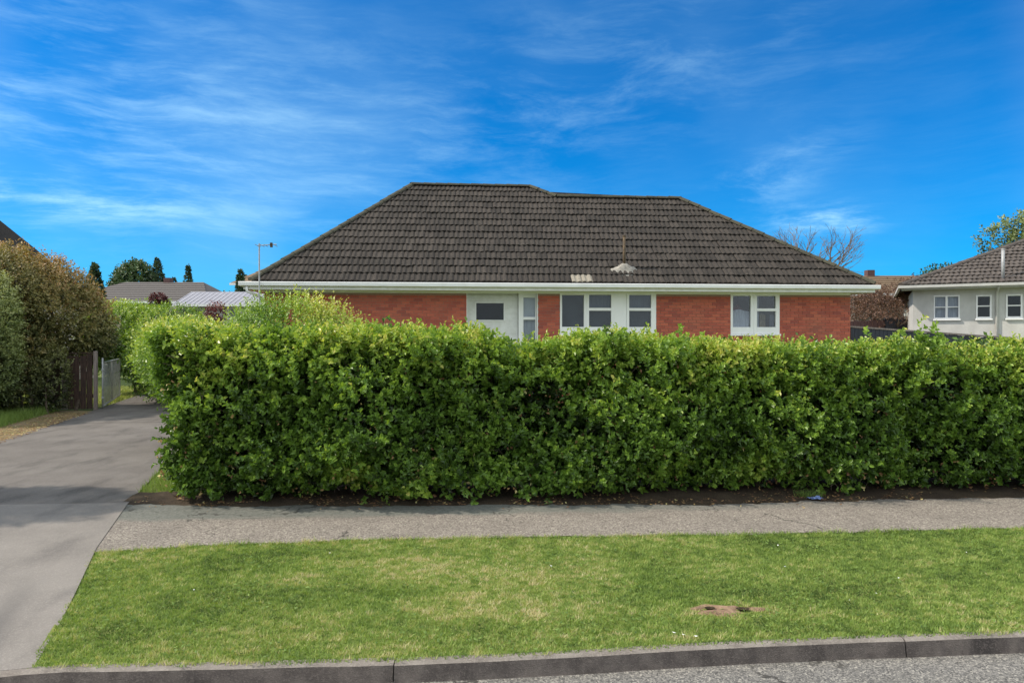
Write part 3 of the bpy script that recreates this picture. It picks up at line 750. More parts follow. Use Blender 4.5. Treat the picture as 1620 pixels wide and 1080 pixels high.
shrub('shrub', [(-12.0,14.6,1.5,.75,.6,.9),(-12.3,14.5,2.2,.65,.5,.6)], 2600, .075, 'bronze', (-12.1,14.7),
      'ochre brown shrub cut by the left edge of the picture', per=8, L=.2, tb=.5, tip=.2)
shrub('shrub', [(-12.5,16.2,.75,.9,.5,.8),(-12.0,16.8,.75,.6,.4,.75),(-11.35,17.05,.80,.40,.3,.95),(-13.6,15.9,.7,.9,.5,.8),(-12.0,17.0,1.9,.7,.5,.55),(-10.9,18.3,1.75,.45,.5,.4)], 4200, .07, 'olive', (-10.9,16.3),
      'dark olive undergrowth leaning over the timber fence', per=8, L=.18, tb=.36, tip=.2)
# green shrubs beyond the gate
shrub('shrub', [(-12.6,22.6,1.80,1.35,1.2,1.15),(-11.2,22.4,1.60,1.2,1.1,1.05),(-10.5,21.8,1.35,.9,.9,.85)], 7000, .095, 'hedge', (-11.8,22.7),
      'large bright green shrub overhanging the lawn beyond the wire gate', per=8, L=.28, tb=.50, tip=.22, floor=.65)
shrub('shrub', [(-9.3,19.4,1.15,1.2,1.0,1.0),(-7.6,18.0,.95,1.1,1.0,.95),(-6.3,16.2,1.1,1.0,.9,.85)], 6000, .085, 'hedge', (-7.6,17.8),
      'bright green shrub behind the left end of the hedge below the pale shed roof', per=8, L=.26, tb=.58, tip=.2)
shrub('shrub', [(-5.75,12.2,1.35,.6,.8,.62),(-4.9,11.6,1.3,.6,.7,.60)], 2600, .065, 'hedge', (-5.0,12.0),
      'leafy shrub between the hedge corner and the driveway', floor=.8, per=8, L=.22, tb=.52, tip=.22)
shrub('shrub', [(-3.25,10.2,1.72,.62,.5,.62),(-2.75,10.2,1.55,.55,.5,.66),(-3.75,10.3,1.55,.5,.5,.6)], 3000, .052, 'hedge', (-3.1,10.4),
      'shrub with upright pale shoots rising above the hedge before the left brick wall', per=9, L=.24, tb=.66, tip=.15, up=1.2)
# sprigs
for (x, y, z, k) in ((-5.92,13.1,2.02,3),):
    pass
# far trees
shrub('round_tree', [(-30.5,56,5.15,1.6,1.6,2.5),(-31.1,56,3.9,1.2,1.2,1.6),(-29.8,56,4.2,1.3,1.3,1.6)], 3200, .30, 'darkleaf', (-30.3,56.2),
      'round dark green tree behind the far grey roof', 'tree', per=6, L=.4, tb=.5, tip=.3, floor=1)
shrub('round_tree', [(-24.4,60,3.8,.9,.9,1.0),], 500, .26, 'darkleaf', (-24.4,60),
      'small round tree top peeping between the two far conifers', 'tree', per=6, L=.3, tb=.6, tip=.3, floor=1)
shrub('bushy_tree', [(-17.2,46,3.9,1.1,1,1.1),(-18.6,46,3.6,1.2,1,1.0),(-16.6,45,3.7,.9,1,1.0)], 1800, .24, 'darkleaf', (-17.6,46),
      'low dark bushy tree left of the brown far roof', 'tree', per=6, L=.3, tb=.55, tip=.3, floor=1)
shrub('crimson_shrub', [(-20.3,40,3.9,.42,.4,.36)], 260, .16, 'crimson', (-20.3,40),
      'small crimson shrub in front of the far grey roof', per=5, L=.2, tb=.5, floor=1)
shrub('crimson_shrub', [(-13.6,32,2.9,.35,.35,.4),(-13.7,32,2.4,.3,.3,.5)], 260, .12, 'crimson', (-13.6,32),
      'small reddish shrub before the pale shed wall', per=5, L=.2, tb=.9, floor=1)
def conifer(x, y, zt, r, h0, n, label):
    root = empty('conifer', (x, y, 0), label=label, cat='tree', group='conifers on the skyline')
    u = rng.random(n)**.7; z = h0+(zt-h0)*(1-u); th = rng.uniform(0, 6.28, n)
    R = r*1.25*u*(.65+.35*rng.random(n))*(1+.35*(vnoise(np.stack([np.cos(th)*2, np.sin(th)*2, z*2],1), 1.2, 61)-.5))
    P = np.stack([R*np.cos(th), R*np.sin(th), z], 1)
    D = np.stack([np.cos(th), np.sin(th), .5+0*th], 1)
    foliage('foliage', [leaves_on_shoots(P, D, np.full(n,.12), 6, .17, np.clip(rng.normal(.4,.2,n),0,1), six=False)], 'darkleaf', root)
    MB().tube([(0,0,-.02),(0,0,zt*.97)], [.16,.03], 6).build('trunk', M['bark'], root)
conifer(-28.3, 55.5, 8.2, 1.35, 2.6, 1300, 'dark pointed conifer right of the round far tree')
conifer(-27.0, 55.5, 6.6, .95, 2.6, 700, 'low conifer at the right foot of the dark pointed one')
conifer(-25.6, 55, 7.6, .62, 3.0, 600, 'slender small conifer standing alone above the far grey roof')
conifer(-21.5, 56, 6.9, .9, 3.0, 500, 'stubby conifer top between the slender conifer and the brown roof')
conifer(-15.6, 40, 5.7, .42, 2.6, 400, 'narrow dark conifer against the brown far roof')
conifer(-22.2, 37, 5.75, .85, 1.5, 900, 'dark conifer tip behind the bronze shrubs')

def bare_tree(name, base, h0, h1, r0, lean, depth, seed, label, spread=.55, matn='palebark', twig=True, lenf=.72, l0=None):
    rnd = random.Random(seed); root = empty(name, (*base, 0), label=label, cat='tree')
    tr = MB(); br = MB(); tips = []
    tr.tube([(0,0,-.05),(.05,0,h0*.5),(.0,0,h0)], [r0,r0*.85,r0*.7], 8)
    def go(p, d_, L, r, k):
        if k == 0 or r < .002: tips.append(p); return
        pts = [p]; dd = d_.copy()
        for i in range(3):
            dd = (dd+Vector((rnd.gauss(0,.12), rnd.gauss(0,.12), rnd.gauss(.03,.08)))).normalized(); pts.append(pts[-1]+dd*L/3)
        br.tube(pts, [r,r*.85,r*.72,r*.6], 4 if k < 4 else 6, cap=False)
        tips.append(pts[-1])
        for i in range(rnd.choice((2,3,3))):
            ax = Vector((rnd.gauss(0,1), rnd.gauss(0,1), rnd.gauss(0,.6))).normalized()
            nd = (dd + ax*spread*rnd.uniform(.7,1.2)).normalized()
            go(pts[rnd.choice((2,3,3))], nd, L*lenf*rnd.uniform(.8,1.15), r*.58, k-1)
    for i in range(4):
        a = i*1.57+rnd.random()
        go(Vector((0,0,h0*rnd.uniform(.8,1))), Vector((math.cos(a)*.5+lean[0], math.sin(a)*.5+lean[1], 1)).normalized(), l0 or (h1-h0)*.33, r0*.55, depth)
    tr.build('trunk', M[matn], root); br.build('branches', M[matn], root)
    return root, tips
bare_tree('bare_tree', (13.9,33), 3.0, 7.7, .17, (.18,0), 6, 5, 'bare leafless tree fanning up behind the right end of the brick house roof', spread=.5)
root, tips = bare_tree('twiggy_tree', (15.9,29), .8, 5.2, .11, (.0,0), 6, 9, 'twiggy tree with sparse reddish leaves between the two houses', spread=.75, l0=1.30)
def sprinkle(root, tips, n, r, size, matn, tb):
    tp = np.array([tuple(x) for x in tips]); tp = tp[tp[:,2] > .8]
    P = tp[rng.integers(0, len(tp), n)] + rng.normal(0, r, (n,3))
    foliage('foliage', [leaves_on_shoots(P, rng.normal(0,1,(n,3)), np.full(n,.12), 4, size, np.clip(tb+rng.normal(0,.2,n),0,1), six=False)], matn, root)
sprinkle(root, tips, 4200, .18, .075, 'redleaf', .55)
root, tips = bare_tree('twiggy_tree', (18.6,32.5), 1, 5.4, .11, (.0,0), 5, 12, 'grey brown twiggy tree in front of the far brown roof', spread=.7, l0=1.35)
sprinkle(root, tips, 1400, .18, .08, 'redleaf', .3)
shrub('bushy_tree', [(22.4,36,3.6,1.3,1,1.6),(24.6,37,3.9,1.5,1,1.2),(20.9,34,2.4,.8,.8,1.3)], 2400, .2, 'darkleaf', (22.8,36.5),
      'dark tree mass between the far brown roof and the stucco house', 'tree', per=6, L=.3, tb=.55, tip=.3, floor=.3)
shrub('leafy_tree', [(24.4,33,5.9,1.5,1.2,1.3),(26.2,33,6.5,1.9,1.5,1.7),(28,33.5,7.2,2.1,1.6,1.8),(24.6,33,5.4,1.1,1.2,1.2),(30,33,7.6,2,1.6,1.9)], 5200, .17, 'greygreen', (27.2,33.6),
      'large leafy tree rising behind the stucco house roof', 'tree', per=7, L=.4, tb=.22, tip=.40, floor=3, noise=.35)
# big street tree left of the frame that shades the driveway
shrub('shrub', [(-9.3,7.3,1.9,1.0,.80,1.9),(-10.7,7.2,2.2,1.1,.85,1.9),(-12.2,7.1,2.2,1.3,.85,1.9),(-9.0,7.25,3.25,.85,.75,1.1)], 9500, .11, 'greygreen', (-10.6,7.2),
      'tall garden shrub across the driveway opposite the hedge end', per=8, L=.25, tb=.45)

# grass and litter at the foot of the left shrubs
n = 30000; X = rng.uniform(-16, -10.2, n); Y = rng.uniform(13.0, 17.4, n)
keep = (X < np.interp(Y, [p[0] for p in DL], [p[1] for p in DL])-.9) & (vnoise(np.stack([X,Y,0*X],1), 1.3, 71) > .3) & (Y > 14.2-.05*(X+13))
X, Y = X[keep], Y[keep]
blades('grass', X, Y, np.full(len(X), -.02), rng.uniform(.08,.26,len(X)), rng.uniform(.008,.016,len(X)), np.clip(rng.normal(.38,.1,len(X)),0,.6), 'blade', .9, kind='stuff', label='long bright green grass at the foot of the left shrubs', cat='grass')
V = MB(); L1 = [(ex(DL,y)-.005, y+.07*(ex(DL,y)-ex(DR,y))) for y in np.linspace(7,17.6,16)]
V.raw([(x,y,-.010) for x,y in L1]+[(x-1.5-.03*i,y+.1,-.006) for i,(x,y) in list(enumerate(L1))[::-1]], [(i,i+1,31-i-1,31-i) for i in range(15)]).build('verge', M['verge'], kind='structure')
n = 3200; Y = rng.uniform(9,17,n); X = np.interp(Y, [p[0] for p in DL], [p[1] for p in DL]) - np.abs(rng.normal(0,.55,n))+.12
Y = Y - .2
me = np_mesh('leaf_litter', *flat_leaves(X, Y, np.full(n,.006), rng.uniform(.012,.03,n), np.clip(rng.normal(.6,.22,n),0,1), .3))
me.materials.append(M['litter']); link('leaf_litter', me, kind='stuff', label='dry fallen leaves on the verge left of the driveway', cat='leaf litter')
# lawn beyond the gate
n = 22000; X = rng.uniform(-17, -11, n); Y = rng.uniform(18.3, 26, n)
keep = X < np.interp(Y, [p[0] for p in DL], [p[1] for p in DL])-.12; X, Y = X[keep], Y[keep]
blades('grass', X, Y, np.full(len(X), -.02), rng.uniform(.04,.10,len(X)), rng.uniform(.012,.02,len(X)), np.clip(rng.normal(.7,.12,len(X)),0,1), 'blade', .9, kind='stuff', label='yellowish lawn seen beyond the wire gate', cat='grass')

# ------------------------------------------------------------------ timber fence and wire gate
fx, fy = -10.55, 17.55
fen = empty('timber_fence', (fx, fy, 0), rad(8), label='short dark timber fence beside the wire gate left of the driveway', cat='fence')
x = -.16
bm_ = MB(); bm_.box(0,.135,0,.022,0,1.40); bme = bm_.mesh('board'); bme.materials.append(M['fence'])
for i in range(9):
    o = link('board', bme, fen); o.location = (x-.02, random.uniform(-.004,.004), .02); o.rotation_euler = (0, random.uniform(-.012,.012), 0); o.scale = (1,1,random.uniform(.97,1.0)*(1-.012*i))
    if i in (4, 6):
        o.data = bme.copy(); o.data.materials.clear(); o.data.materials.append(M['fencegrey']); o['label'] = 'greyish weathered board'
    x -= .148
for z_ in (.30, 1.12): MB().box(-1.5, .0, .03, .08, z_, z_+.09).build('rail', M['fence'], fen)
bevel(MB().box(0,.07,-.05,.05,-.05,1.48).build('post', M['fencegrey'], fen))
bevel(MB().box(-1.45,-.005,-.01,.06,1.41,1.445).build('capping_board', M['fence'], fen), .004)
gate = empty('wire_gate', (-10.40, 17.66, 0), math.atan2(3.55, -1.55), label='open wire mesh gate standing along the left edge of the driveway', cat='gate')
GL, GZ0, GZ1 = 3.7, .08, 1.18
m = MB()
m.tube([(0,0,GZ0),(0,0,GZ1+.12),(.25,0,GZ1),(GL,0,GZ1),(GL,0,GZ0),(0,0,GZ0)], .021, 7); m.tube([(GL*.5,0,GZ0),(GL*.5,0,GZ1)], .014, 6)
m.build('gate_frame', M['zinc'], gate, smooth=True)
m = MB(); st = .075
hgt_ = GZ1-GZ0
for k in range(int((GL+hgt_)/st)+1):
    a0 = k*st
    for sgn in (1, -1):
        x0, x1 = (a0-hgt_, a0); z0, z1 = (GZ0, GZ1) if sgn == 1 else (GZ1, GZ0)
        if x0 < 0: f_ = -x0/hgt_; z0 = z0+(z1-z0)*f_; x0 = 0
        if x1 > GL:
            f_ = (GL-x0)/(x1-x0); z1 = z0+(z1-z0)*f_; x1 = GL
        if x1 > x0: m.tube([(x0,.004*sgn,z0),(x1,.004*sgn,z1)], .0030, 3, cap=False)
m.build('wire_mesh', M['zinc'], gate, kind='stuff')
for z_ in (.3, 1.0): MB().tube([(-.05,0,z_),(.05,0,z_)], .03, 8).build('hinge', M['zinc'], gate)

# ------------------------------------------------------------------ roofs of tiles
PROF = [(0,0),(.03,.024),(.08,.030),(.125,.006),(.16,.004),(.195,.024),(.245,.030),(.29,.006),(.30,0)]
def tile_grid(Lt, lift, wsc=1.0):
    v = []
    for x, h in PROF: v.append((x*wsc, 0, h+lift-.030))
    for x, h in PROF: v.append((x*wsc, 0, h+lift))
    for x, h in PROF: v.append((x*wsc, Lt, h))
    n = len(PROF); f = []
    for i in range(n-1):
        f.append((i, i+1, n+i+1, n+i)); f.append((n+i, n+i+1, 2*n+i+1, 2*n+i))
    return v, f
def tile_roof(parent, org, ax, up, rng_fn, pmax, rows, matn, nobj=0, wt=.30, name='roof_tile', skip=None, near=None):
    """roof plane covered in tiles: whole ones first as objects, the rest and the cut ones joined"""
    org, ax, up = Vector(org), Vector(ax).normalized(), Vector(up).normalized(); nr = ax.cross(up)
    ex_ = pmax/rows; Lt = ex_*1.04; v0, f0 = tile_grid(Lt, .036, wt/.30); v0 = np.array(v0)
    full = []; V = []; F = []; T_ = []; b0 = 0
    for r in range(rows):
        p0 = r*ex_; a0, b_0 = rng_fn(p0); a1, b1 = rng_fn(min(p0+ex_, pmax))
        amin, bmax = min(a0, a1), max(b_0, b1)
        sh = 0.15*wt if r % 2 else 0
        i0 = math.floor((amin-sh)/wt); i1 = math.ceil((bmax-sh)/wt)
        for i in range(i0, i1):
            s0 = i*wt+sh
            lt, rt = max(a0, a1), min(b_0, b1)
            jit = (random.gauss(0,.005)+(-.03 if random.random() < .012 else 0), random.gauss(0,.008), random.gauss(0,.004))
            if s0 >= lt and s0+wt <= rt: full.append((s0, p0, jit, r, i)); continue
            v = v0.copy(); v[:,0] += s0; v[:,1] += p0
            pp = np.clip(v[:,1], 0, pmax)
            lim = np.array([rng_fn(float(q)) for q in pp]); 
            if s0+wt < lim[:,0].min() or s0 > lim[:,1].max(): continue
            v[:,0] = np.clip(v[:,0], lim[:,0], np.maximum(lim[:,1], lim[:,0])); v[:,1] = np.minimum(v[:,1], pmax)
            W_ = np.array(org)[None]+v[:,:1]*np.array(ax)+v[:,1:2]*np.array(up)+v[:,2:]*np.array(nr)
            V.append(W_); F.append(np.array(f0)+b0); b0 += len(W_); T_.append(np.full(len(W_), random.random()))
    if nobj:
        full.sort(key=near)
    me = bpy.data.meshes.new(name); me.from_pydata([tuple(x) for x in v0], [], f0); me.materials.append(M[matn]); me.update()
    R = Matrix((ax, up, nr)).transposed().to_4x4()
    for k, (s0, p0, jit, r, i) in enumerate(full):
        pos = org+ax*(s0)+up*(p0+jit[0])+nr*(jit[2])
        if k < nobj:
            o = link(name, me, parent)
            o.matrix_basis = Matrix.Translation(pos) @ R @ Matrix.Rotation(jit[1], 4, 'Z')
            if skip and skip(s0, p0):
                o.data = me.copy(); o.data.materials.clear(); o.data.materials.append(M['tilepale']); o['label'] = 'pale patched roof tile'
        else:
            W_ = np.array(pos)[None]+v0[:,:1]*np.array(ax)+v0[:,1:2]*np.array(up)+v0[:,2:]*np.array(nr)
            V.append(W_); F.append(np.array(f0)+b0); b0 += len(W_); T_.append(np.full(len(W_), random.random()))
    if V:
        me2 = np_mesh('roof_tiles', np.concatenate(V), np.concatenate(F), np.concatenate(T_)); me2.materials.append(M[matn])
        link('roof_tiles', me2, parent, kind='stuff')
def caps(parent, a, b_, matn, r=.12, step=.40, lift=.02):
    a, b_ = Vector(a), Vector(b_); L = (b_-a).length; n = max(1, round(L/step)); d_ = (b_-a)/n
    m = MB(); dn = d_.normalized(); side = dn.cross(Vector((0,0,1))).normalized(); upv = side.cross(dn)
    K = 6
    for e, (f_, rr) in enumerate(((0, r*1.08), (1.08, r*.92))):
        for k in range(K+1):
            th = math.pi*k/K
            m.v.append(tuple(d_*f_ + side*math.cos(th)*rr + upv*(math.sin(th)*rr*.75+lift-.03)))
    m.f = [(k, k+1, K+2+k, K+1+k) for k in range(K)] + [tuple(range(K+1))]
    me = m.mesh('ridge_tile'); me.materials.append(M[matn])
    for i in range(n):
        o = link('ridge_tile', me, parent); o.location = a+d_*i+Vector((0,0,random.uniform(-.006,.006)))

# ------------------------------------------------------------------ brick house
H = empty('brick_house', (-7.29, 18.87, 0), YA, label='single storey red brick house with dark tiled roof behind the long hedge', cat='house')
WT = .55; W0, W1 = .40, 17.47; WZ = 3.09
pit = math.atan(.809); cp, sp_ = math.cos(pit), math.sin(pit)
z0 = 3.36
pA, pD = 4.5/cp, 3.95/cp
def front(p):
    a = .22+(4.24-.22)*p/pA
    if p <= pD: b_ = 17.86+(13.36-17.86)*p/pD
    else: b_ = 9.12+(8.27-9.12)*(p-pD)/(pA-pD)
    return a, b_
def pale(s, p): return (p < .3 and 8.8 < s < 9.3) 
tile_roof(H, (0,0,z0), (1,0,0), (0,cp,sp_), front, pA, 15, 'tile', 300, skip=pale, near=lambda q: (0 if pale(q[0], q[1]) else 1, (q[0]*.0755+q[1]*.78)*1.0+abs(q[0]-6.5)*.35))
zA, zD = z0+pA*sp_, z0+pD*sp_
# side planes
lr = math.hypot(4.24-.2, zA-z0); rr_ = math.hypot(17.88-13.36, zD-z0)
TB, TBR = 9.0, 7.9
tile_roof(H, (.2,TB,z0), (0,-1,0), (4.04,0,zA-z0), lambda p: (4.5*p/lr, TB-4.5*p/lr), lr, 15, 'tile')
tile_roof(H, (17.88,0,z0), (0,1,0), (-4.52,0,zD-z0), lambda p: (3.95*p/rr_, TBR-3.95*p/rr_), rr_, 14, 'tile')
tile_roof(H, (8.27+.85,TB,z0), (-1,0,0), (0,-cp,sp_), lambda p: (.9*max(0, p-pD)/(pA-pD), 8.9-3.98*p/pA), pA, 15, 'tile')
tile_roof(H, (17.88,TBR,z0), (-1,0,0), (0,-cp,sp_), lambda p: (4.5*p/pD, 9.4), pD, 13, 'tile')
m = MB(); e = .012
m.raw([(.2,0,z0-e),(17.88,0,z0-e),(13.36,3.95,zD-e),(9.12,3.95,zD-e),(8.27,4.5,zA-e),(4.24,4.5,zA-e)], [(0,1,2,3,4,5)])
m.raw([(.2,0,z0-e),(4.24,4.5,zA-e),(.2,TB,z0-e)], [(0,1,2)])
m.raw([(17.88,0,z0-e),(13.36,3.95,zD-e),(17.88,TBR,z0-e)], [(0,2,1)])
m.raw([(.2,TB,z0-e),(4.24,4.5,zA-e),(8.27,4.5,zA-e),(9.12,5.05,zD-e),(9.6,TB,z0-e)], [(0,1,2,3,4)])
m.raw([(17.88,TBR,z0-e),(13.36,3.95,zD-e),(9.12,3.95,zD-e),(9.12,TBR,z0-e)], [(0,1,2,3)])
m.raw([(8.27,4.5,zA-e),(9.12,3.95,zD-e),(9.12,5.05,zD-e)], [(0,1,2)])
m.build('roof_deck', M['tile'], H)
for a, b_ in (((.2,.0,z0+.02),(4.24,4.5,zA+.02)), ((4.24,4.5,zA+.02),(8.27,4.5,zA+.02)), ((9.12,3.95,zD+.02),(8.27,4.5,zA+.02)), ((9.12,3.95,zD+.02),(13.36,3.95,zD+.02)), ((17.88,0,z0+.02),(13.36,3.95,zD+.02)), ((.2,TB,z0+.02),(4.24,4.5,zA+.02)), ((17.88,TBR,z0+.02),(13.36,3.95,zD+.02))):
    caps(H, a, b_, 'tilecap')
# gutter, fascia, soffit
def gutter_profile(m, x0, x1, y, flip=1):
    pr = [(0,3.335),(-.115,3.335),(-.125,3.315),(-.118,3.29),(-.115,3.235),(-.09,3.215),(0,3.215)]
    v = [(x0, y+a*flip, z) for a, z in pr]+[(x1, y+a*flip, z) for a, z in pr]; n = len(pr)
    m.raw(v, [(i, n+i, n+(i+1)%n, (i+1)%n) for i in range(n)]+[tuple(range(n))[::-1], tuple(range(n,2*n))])
m = MB(); gutter_profile(m, -.10, 18.0, 0.0); m.build('gutter', M['gutter'], H)
m = MB(); m.box(-.10,-.0,.02,TB,3.215,3.335); m.build('gutter', M['gutter'], H)
m = MB(); m.box(17.90,18.0,.02,TBR,3.215,3.335); m.build('gutter', M['gutter'], H)
MB().box(0,17.9,.002,.03,3.13,3.345).build('fascia', M['whiteold'], H)
MB().box(0.001,.03,.031,TB,3.13,3.345).build('fascia', M['whiteold'], H)
MB().box(17.87,17.898,.031,TBR,3.13,3.345).build('fascia', M['whiteold'], H)
MB().box(.031,17.869,.031,WT+.2,3.150,3.165).build('soffit', M['whiteold'], H)
MB().box(.031,.45,WT+.2,TB,3.150,3.165).build('soffit', M['whiteold'], H)
MB().box(17.42,17.869,WT+.2,TBR,3.150,3.165).build('soffit', M['whiteold'], H)
MB().box(W0+.01,W1-.01,WT-.022,WT+.02,3.085,3.149).build('frieze', M['white'], H)
# house core and side/back walls
PX0, PX1 = 6.05, 8.10
OPEN = [(6.05,8.10,.55,3.09),(8.74,11.57,1.93,3.09),(13.80,15.29,1.93,3.09)]
mw = MB()
seg = sorted(OPEN); x = W0+.012
for a, b_, z_0, z_1 in seg:
    if a > x: mw.box(x, a, WT+.012, WT+.2, 0, 3.149)
    mw.box(a, b_, WT+.012, WT+.2, 0, z_0); x = b_
mw.box(x, W1-.012, WT+.012, WT+.2, 0, 3.149)
mw.box(W0+.012, W0+.2, WT+.2, TB-.5, 0, 3.149); mw.box(W1-.2, W1-.012, WT+.2, TBR-.5, 0, 3.149)
mw.box(W0+.2, 9.0, TB-.7, TB-.5, 0, 3.149); mw.box(9.0, W1-.2, TBR-.7, TBR-.5, 0, 3.149)
mw.build('wall', M['mortar'], H)
# bricks
bw, bh, gx, gz = .228, .076, .010, .010
BR = []
def brick_run(fn, a, b_, nrows=36, holes=()):
    for r in range(nrows):
        z = .02+r*(bh+gz)
        if z+bh > 3.085: break
        x = a - (bw+gx)/2*(r % 2)
        while x < b_:
            spans = [(max(x, a), min(x+bw, b_))]
            for ha, hb, hz0, hz1 in holes:
                if z+bh > hz0 and z < hz1:
                    new = []
                    for p, q in spans:
                        if q <= ha or p >= hb: new.append((p, q))
                        else:
                            if p < ha: new.append((p, ha))
                            if q > hb: new.append((hb, q))
                    spans = new
            for p, q in spans:
                if q-p > .03: fn(p, q, z, r)
            x += bw+gx
brick_run(lambda p,q,z,r: BR.append((p,q,z,0)), W0, W1, holes=OPEN)
bme = MB().box(0,bw,0,.05,0,bh).mesh('brick'); bme.materials.append(M['brick'])
whole = [b4 for b4 in BR if abs(b4[1]-b4[0]-bw) < 1e-4 and b4[2] > 2.0]
whole.sort(key=lambda q: (round((3.1-q[2])/.35), q[0])); chosen = set(whole[:300])
for b4 in BR:
    if b4 in chosen:
        o = link('brick', bme, H); o.location = (b4[0], WT+random.uniform(-.0025,.0025), b4[2]); 
V = []; T_ = []
def bx_(p,q,y0,y1,z): return [(p,y0,z),(q,y0,z),(q,y1,z),(p,y1,z),(p,y0,z+bh),(q,y0,z+bh),(q,y1,z+bh),(p,y1,z+bh)]
for b4 in BR:
    if b4 not in chosen:
        j = random.uniform(-.0025,.0025); V.append(bx_(b4[0], b4[1], WT+j, WT+.05, b4[2])); T_.append(random.random())
def side_(x0, x1): return lambda p,q,z,r: (V.append([(x0,p,z),(x1,p,z),(x1,q,z),(x0,q,z),(x0,p,z+bh),(x1,p,z+bh),(x1,q,z+bh),(x0,q,z+bh)]), T_.append(random.random()))
brick_run(side_(W0, W0+.05), WT+.052, TB-.5); brick_run(side_(W1-.05, W1), WT+.052, TBR-.5)
V = np.array(V).reshape(-1,3); nb = len(V)//8
F6 = np.array([(0,3,2,1),(4,5,6,7),(0,1,5,4),(1,2,6,5),(2,3,7,6),(3,0,4,7)])
me = np_mesh('brickwork', V, (np.arange(nb)[:,None,None]*8+F6[None]).reshape(-1,4), np.repeat(np.array(T_), 8)); me.materials.append(M['brick'])
link('brickwork', me, H, kind='stuff')
# interior
m = MB(); m.box(8.5,11.8,2.3,2.32,1.2,3.14); m.box(13.4,15.6,2.3,2.32,1.2,3.14); m.box(8.5,8.52,.76,2.3,1.2,3.14); m.box(11.8,11.82,.76,2.3,1.2,3.14)
m.box(13.4,13.42,.76,2.3,1.2,3.14); m.box(15.6,15.62,.76,2.3,1.2,3.14); m.box(8.5,15.62,.76,2.3,1.18,1.2); m.box(8.5,15.62,.76,2.3,3.14,3.148)
m.build('interior', M['dark'], H)
def window(parent, x0, x1, z_0, z_1, y, bars, panes, fr=.05, mw_='white', sill=True, dep=.09):
    """frame of bars (x0,x1,z0,z1) with panes set back; extra sashes as children"""
    f = MB()
    for k, (a, b_, c, e_) in enumerate(bars): f.box(a, b_, y+.0008*k, y+dep+.0008*k, c, e_)
    fo = bevel(f.build('window', M[mw_], parent), .004)
    for (a, b_, c, e_, blind) in panes:
        MB().box(a-.005, b_+.005, y+.055, y+.060, c-.005, e_+.005).build('pane', M['glass'], fo)
        if blind: MB().box(a-.02, b_+.02, y+.155, y+.160, c-.02 if blind != 'net' else c-.02, e_+.02).build('blind', M[blind], fo)
    if sill:
        MB().box(x0-.02, x1+.02, y-.045, y-.001, z_0-.05, z_0+.0).build('sill', M[mw_], fo)
    return fo
Y = WT-.012
# triple window group
T0, B0 = 3.085, 1.93
window(H, 8.74, 9.52, B0, T0, Y, [(8.742,8.80,B0,T0),(9.44,9.518,B0,T0),(8.80,9.44,B0,2.13),(8.80,9.44,3.05,T0)], [(8.80,9.44,2.13,3.05,'blind')])
window(H, 9.52, 10.3, B0, T0, Y-.003, [(9.52,9.59,B0,T0),(10.24,10.31,B0,T0),(9.59,10.24,B0,2.13),(9.59,10.24,3.06,T0),(9.59,10.24,2.60,2.68)], [(9.59,10.24,2.68,3.06,'netb'),(9.59,10.24,2.13,2.60,'blind')])
window(H, 10.71, 11.57, B0, T0, Y-.003, [(10.70,10.77,B0,T0),(11.42,11.568,B0,T0),(10.77,11.42,B0,2.13),(10.77,11.42,3.06,T0),(10.77,11.42,2.60,2.68)], [(10.77,11.42,2.68,3.06,'netb'),(10.77,11.42,2.13,2.60,'blind')])
bevel(MB().box(10.313,10.697,Y+.02,Y+.08,B0,T0).build('cladding_panel', M['white'], H), .003)
MB().box(8.72,11.6,Y-.05,Y-.002,B0-.055,B0-.002).build('sill', M['white'], H)
wo_ = window(H, 13.80, 14.48, B0, T0, Y, [(13.802,13.87,B0,T0),(14.41,14.50,B0,T0),(13.87,14.41,B0,2.13),(13.87,14.41,3.05,T0)], [(13.87,14.41,2.13,3.05,None)])
wp = window(H, 14.5, 15.29, B0, T0, Y-.003, [(14.502,14.60,B0,T0),(15.17,15.288,B0,T0),(14.60,15.17,B0,2.13),(14.60,15.17,3.05,T0),(14.60,15.17,2.60,2.68)], [(14.60,15.17,2.68,3.05,None),(14.60,15.17,2.13,2.60,None)])
def cloth(x0, x1, z_0, z_1, y, mt, par, fold=.02, top=None):
    m = MB(); n = 18
    for i in range(n+1):
        x = x0+(x1-x0)*i/n; yy = y+fold*math.sin(i*1.9); zt = z_1 if top is None else z_1-top*abs(i/n-.4)
        m.v += [(x,yy,z_0),(x,yy,zt),(x,yy+.006,zt),(x,yy+.006,z_0)]
    for i in range(n):
        a = i*4; c = a+4; m.f += [(a,c,c+1,a+1),(a+1,c+1,c+2,a+2),(a+3,a+2,c+2,c+3)]
    m.build('curtain', M[mt], par, smooth=True)
cloth(13.88,14.42,2.1,2.66,Y+.13,'net',wo_,.012,.12); cloth(13.95,14.25,2.60,2.82,Y+.18,'redcloth',wo_,.02,.3)
cloth(14.62,14.70,2.1,3.1,Y+.12,'net',wp,.01); cloth(14.74,14.92,2.1,2.55,Y+.14,'tan',wp,.02,.1); cloth(15.04,15.17,2.1,2.5,Y+.13,'netb',wp,.02)
cloth(8.83,9.4,2.1,3.1,Y+.2,'blind',H.children[0] if False else wo_, .0) if False else None
MB().box(13.78,15.31,Y-.05,Y-.002,B0-.055,B0-.002).build('sill', M['white'], H)
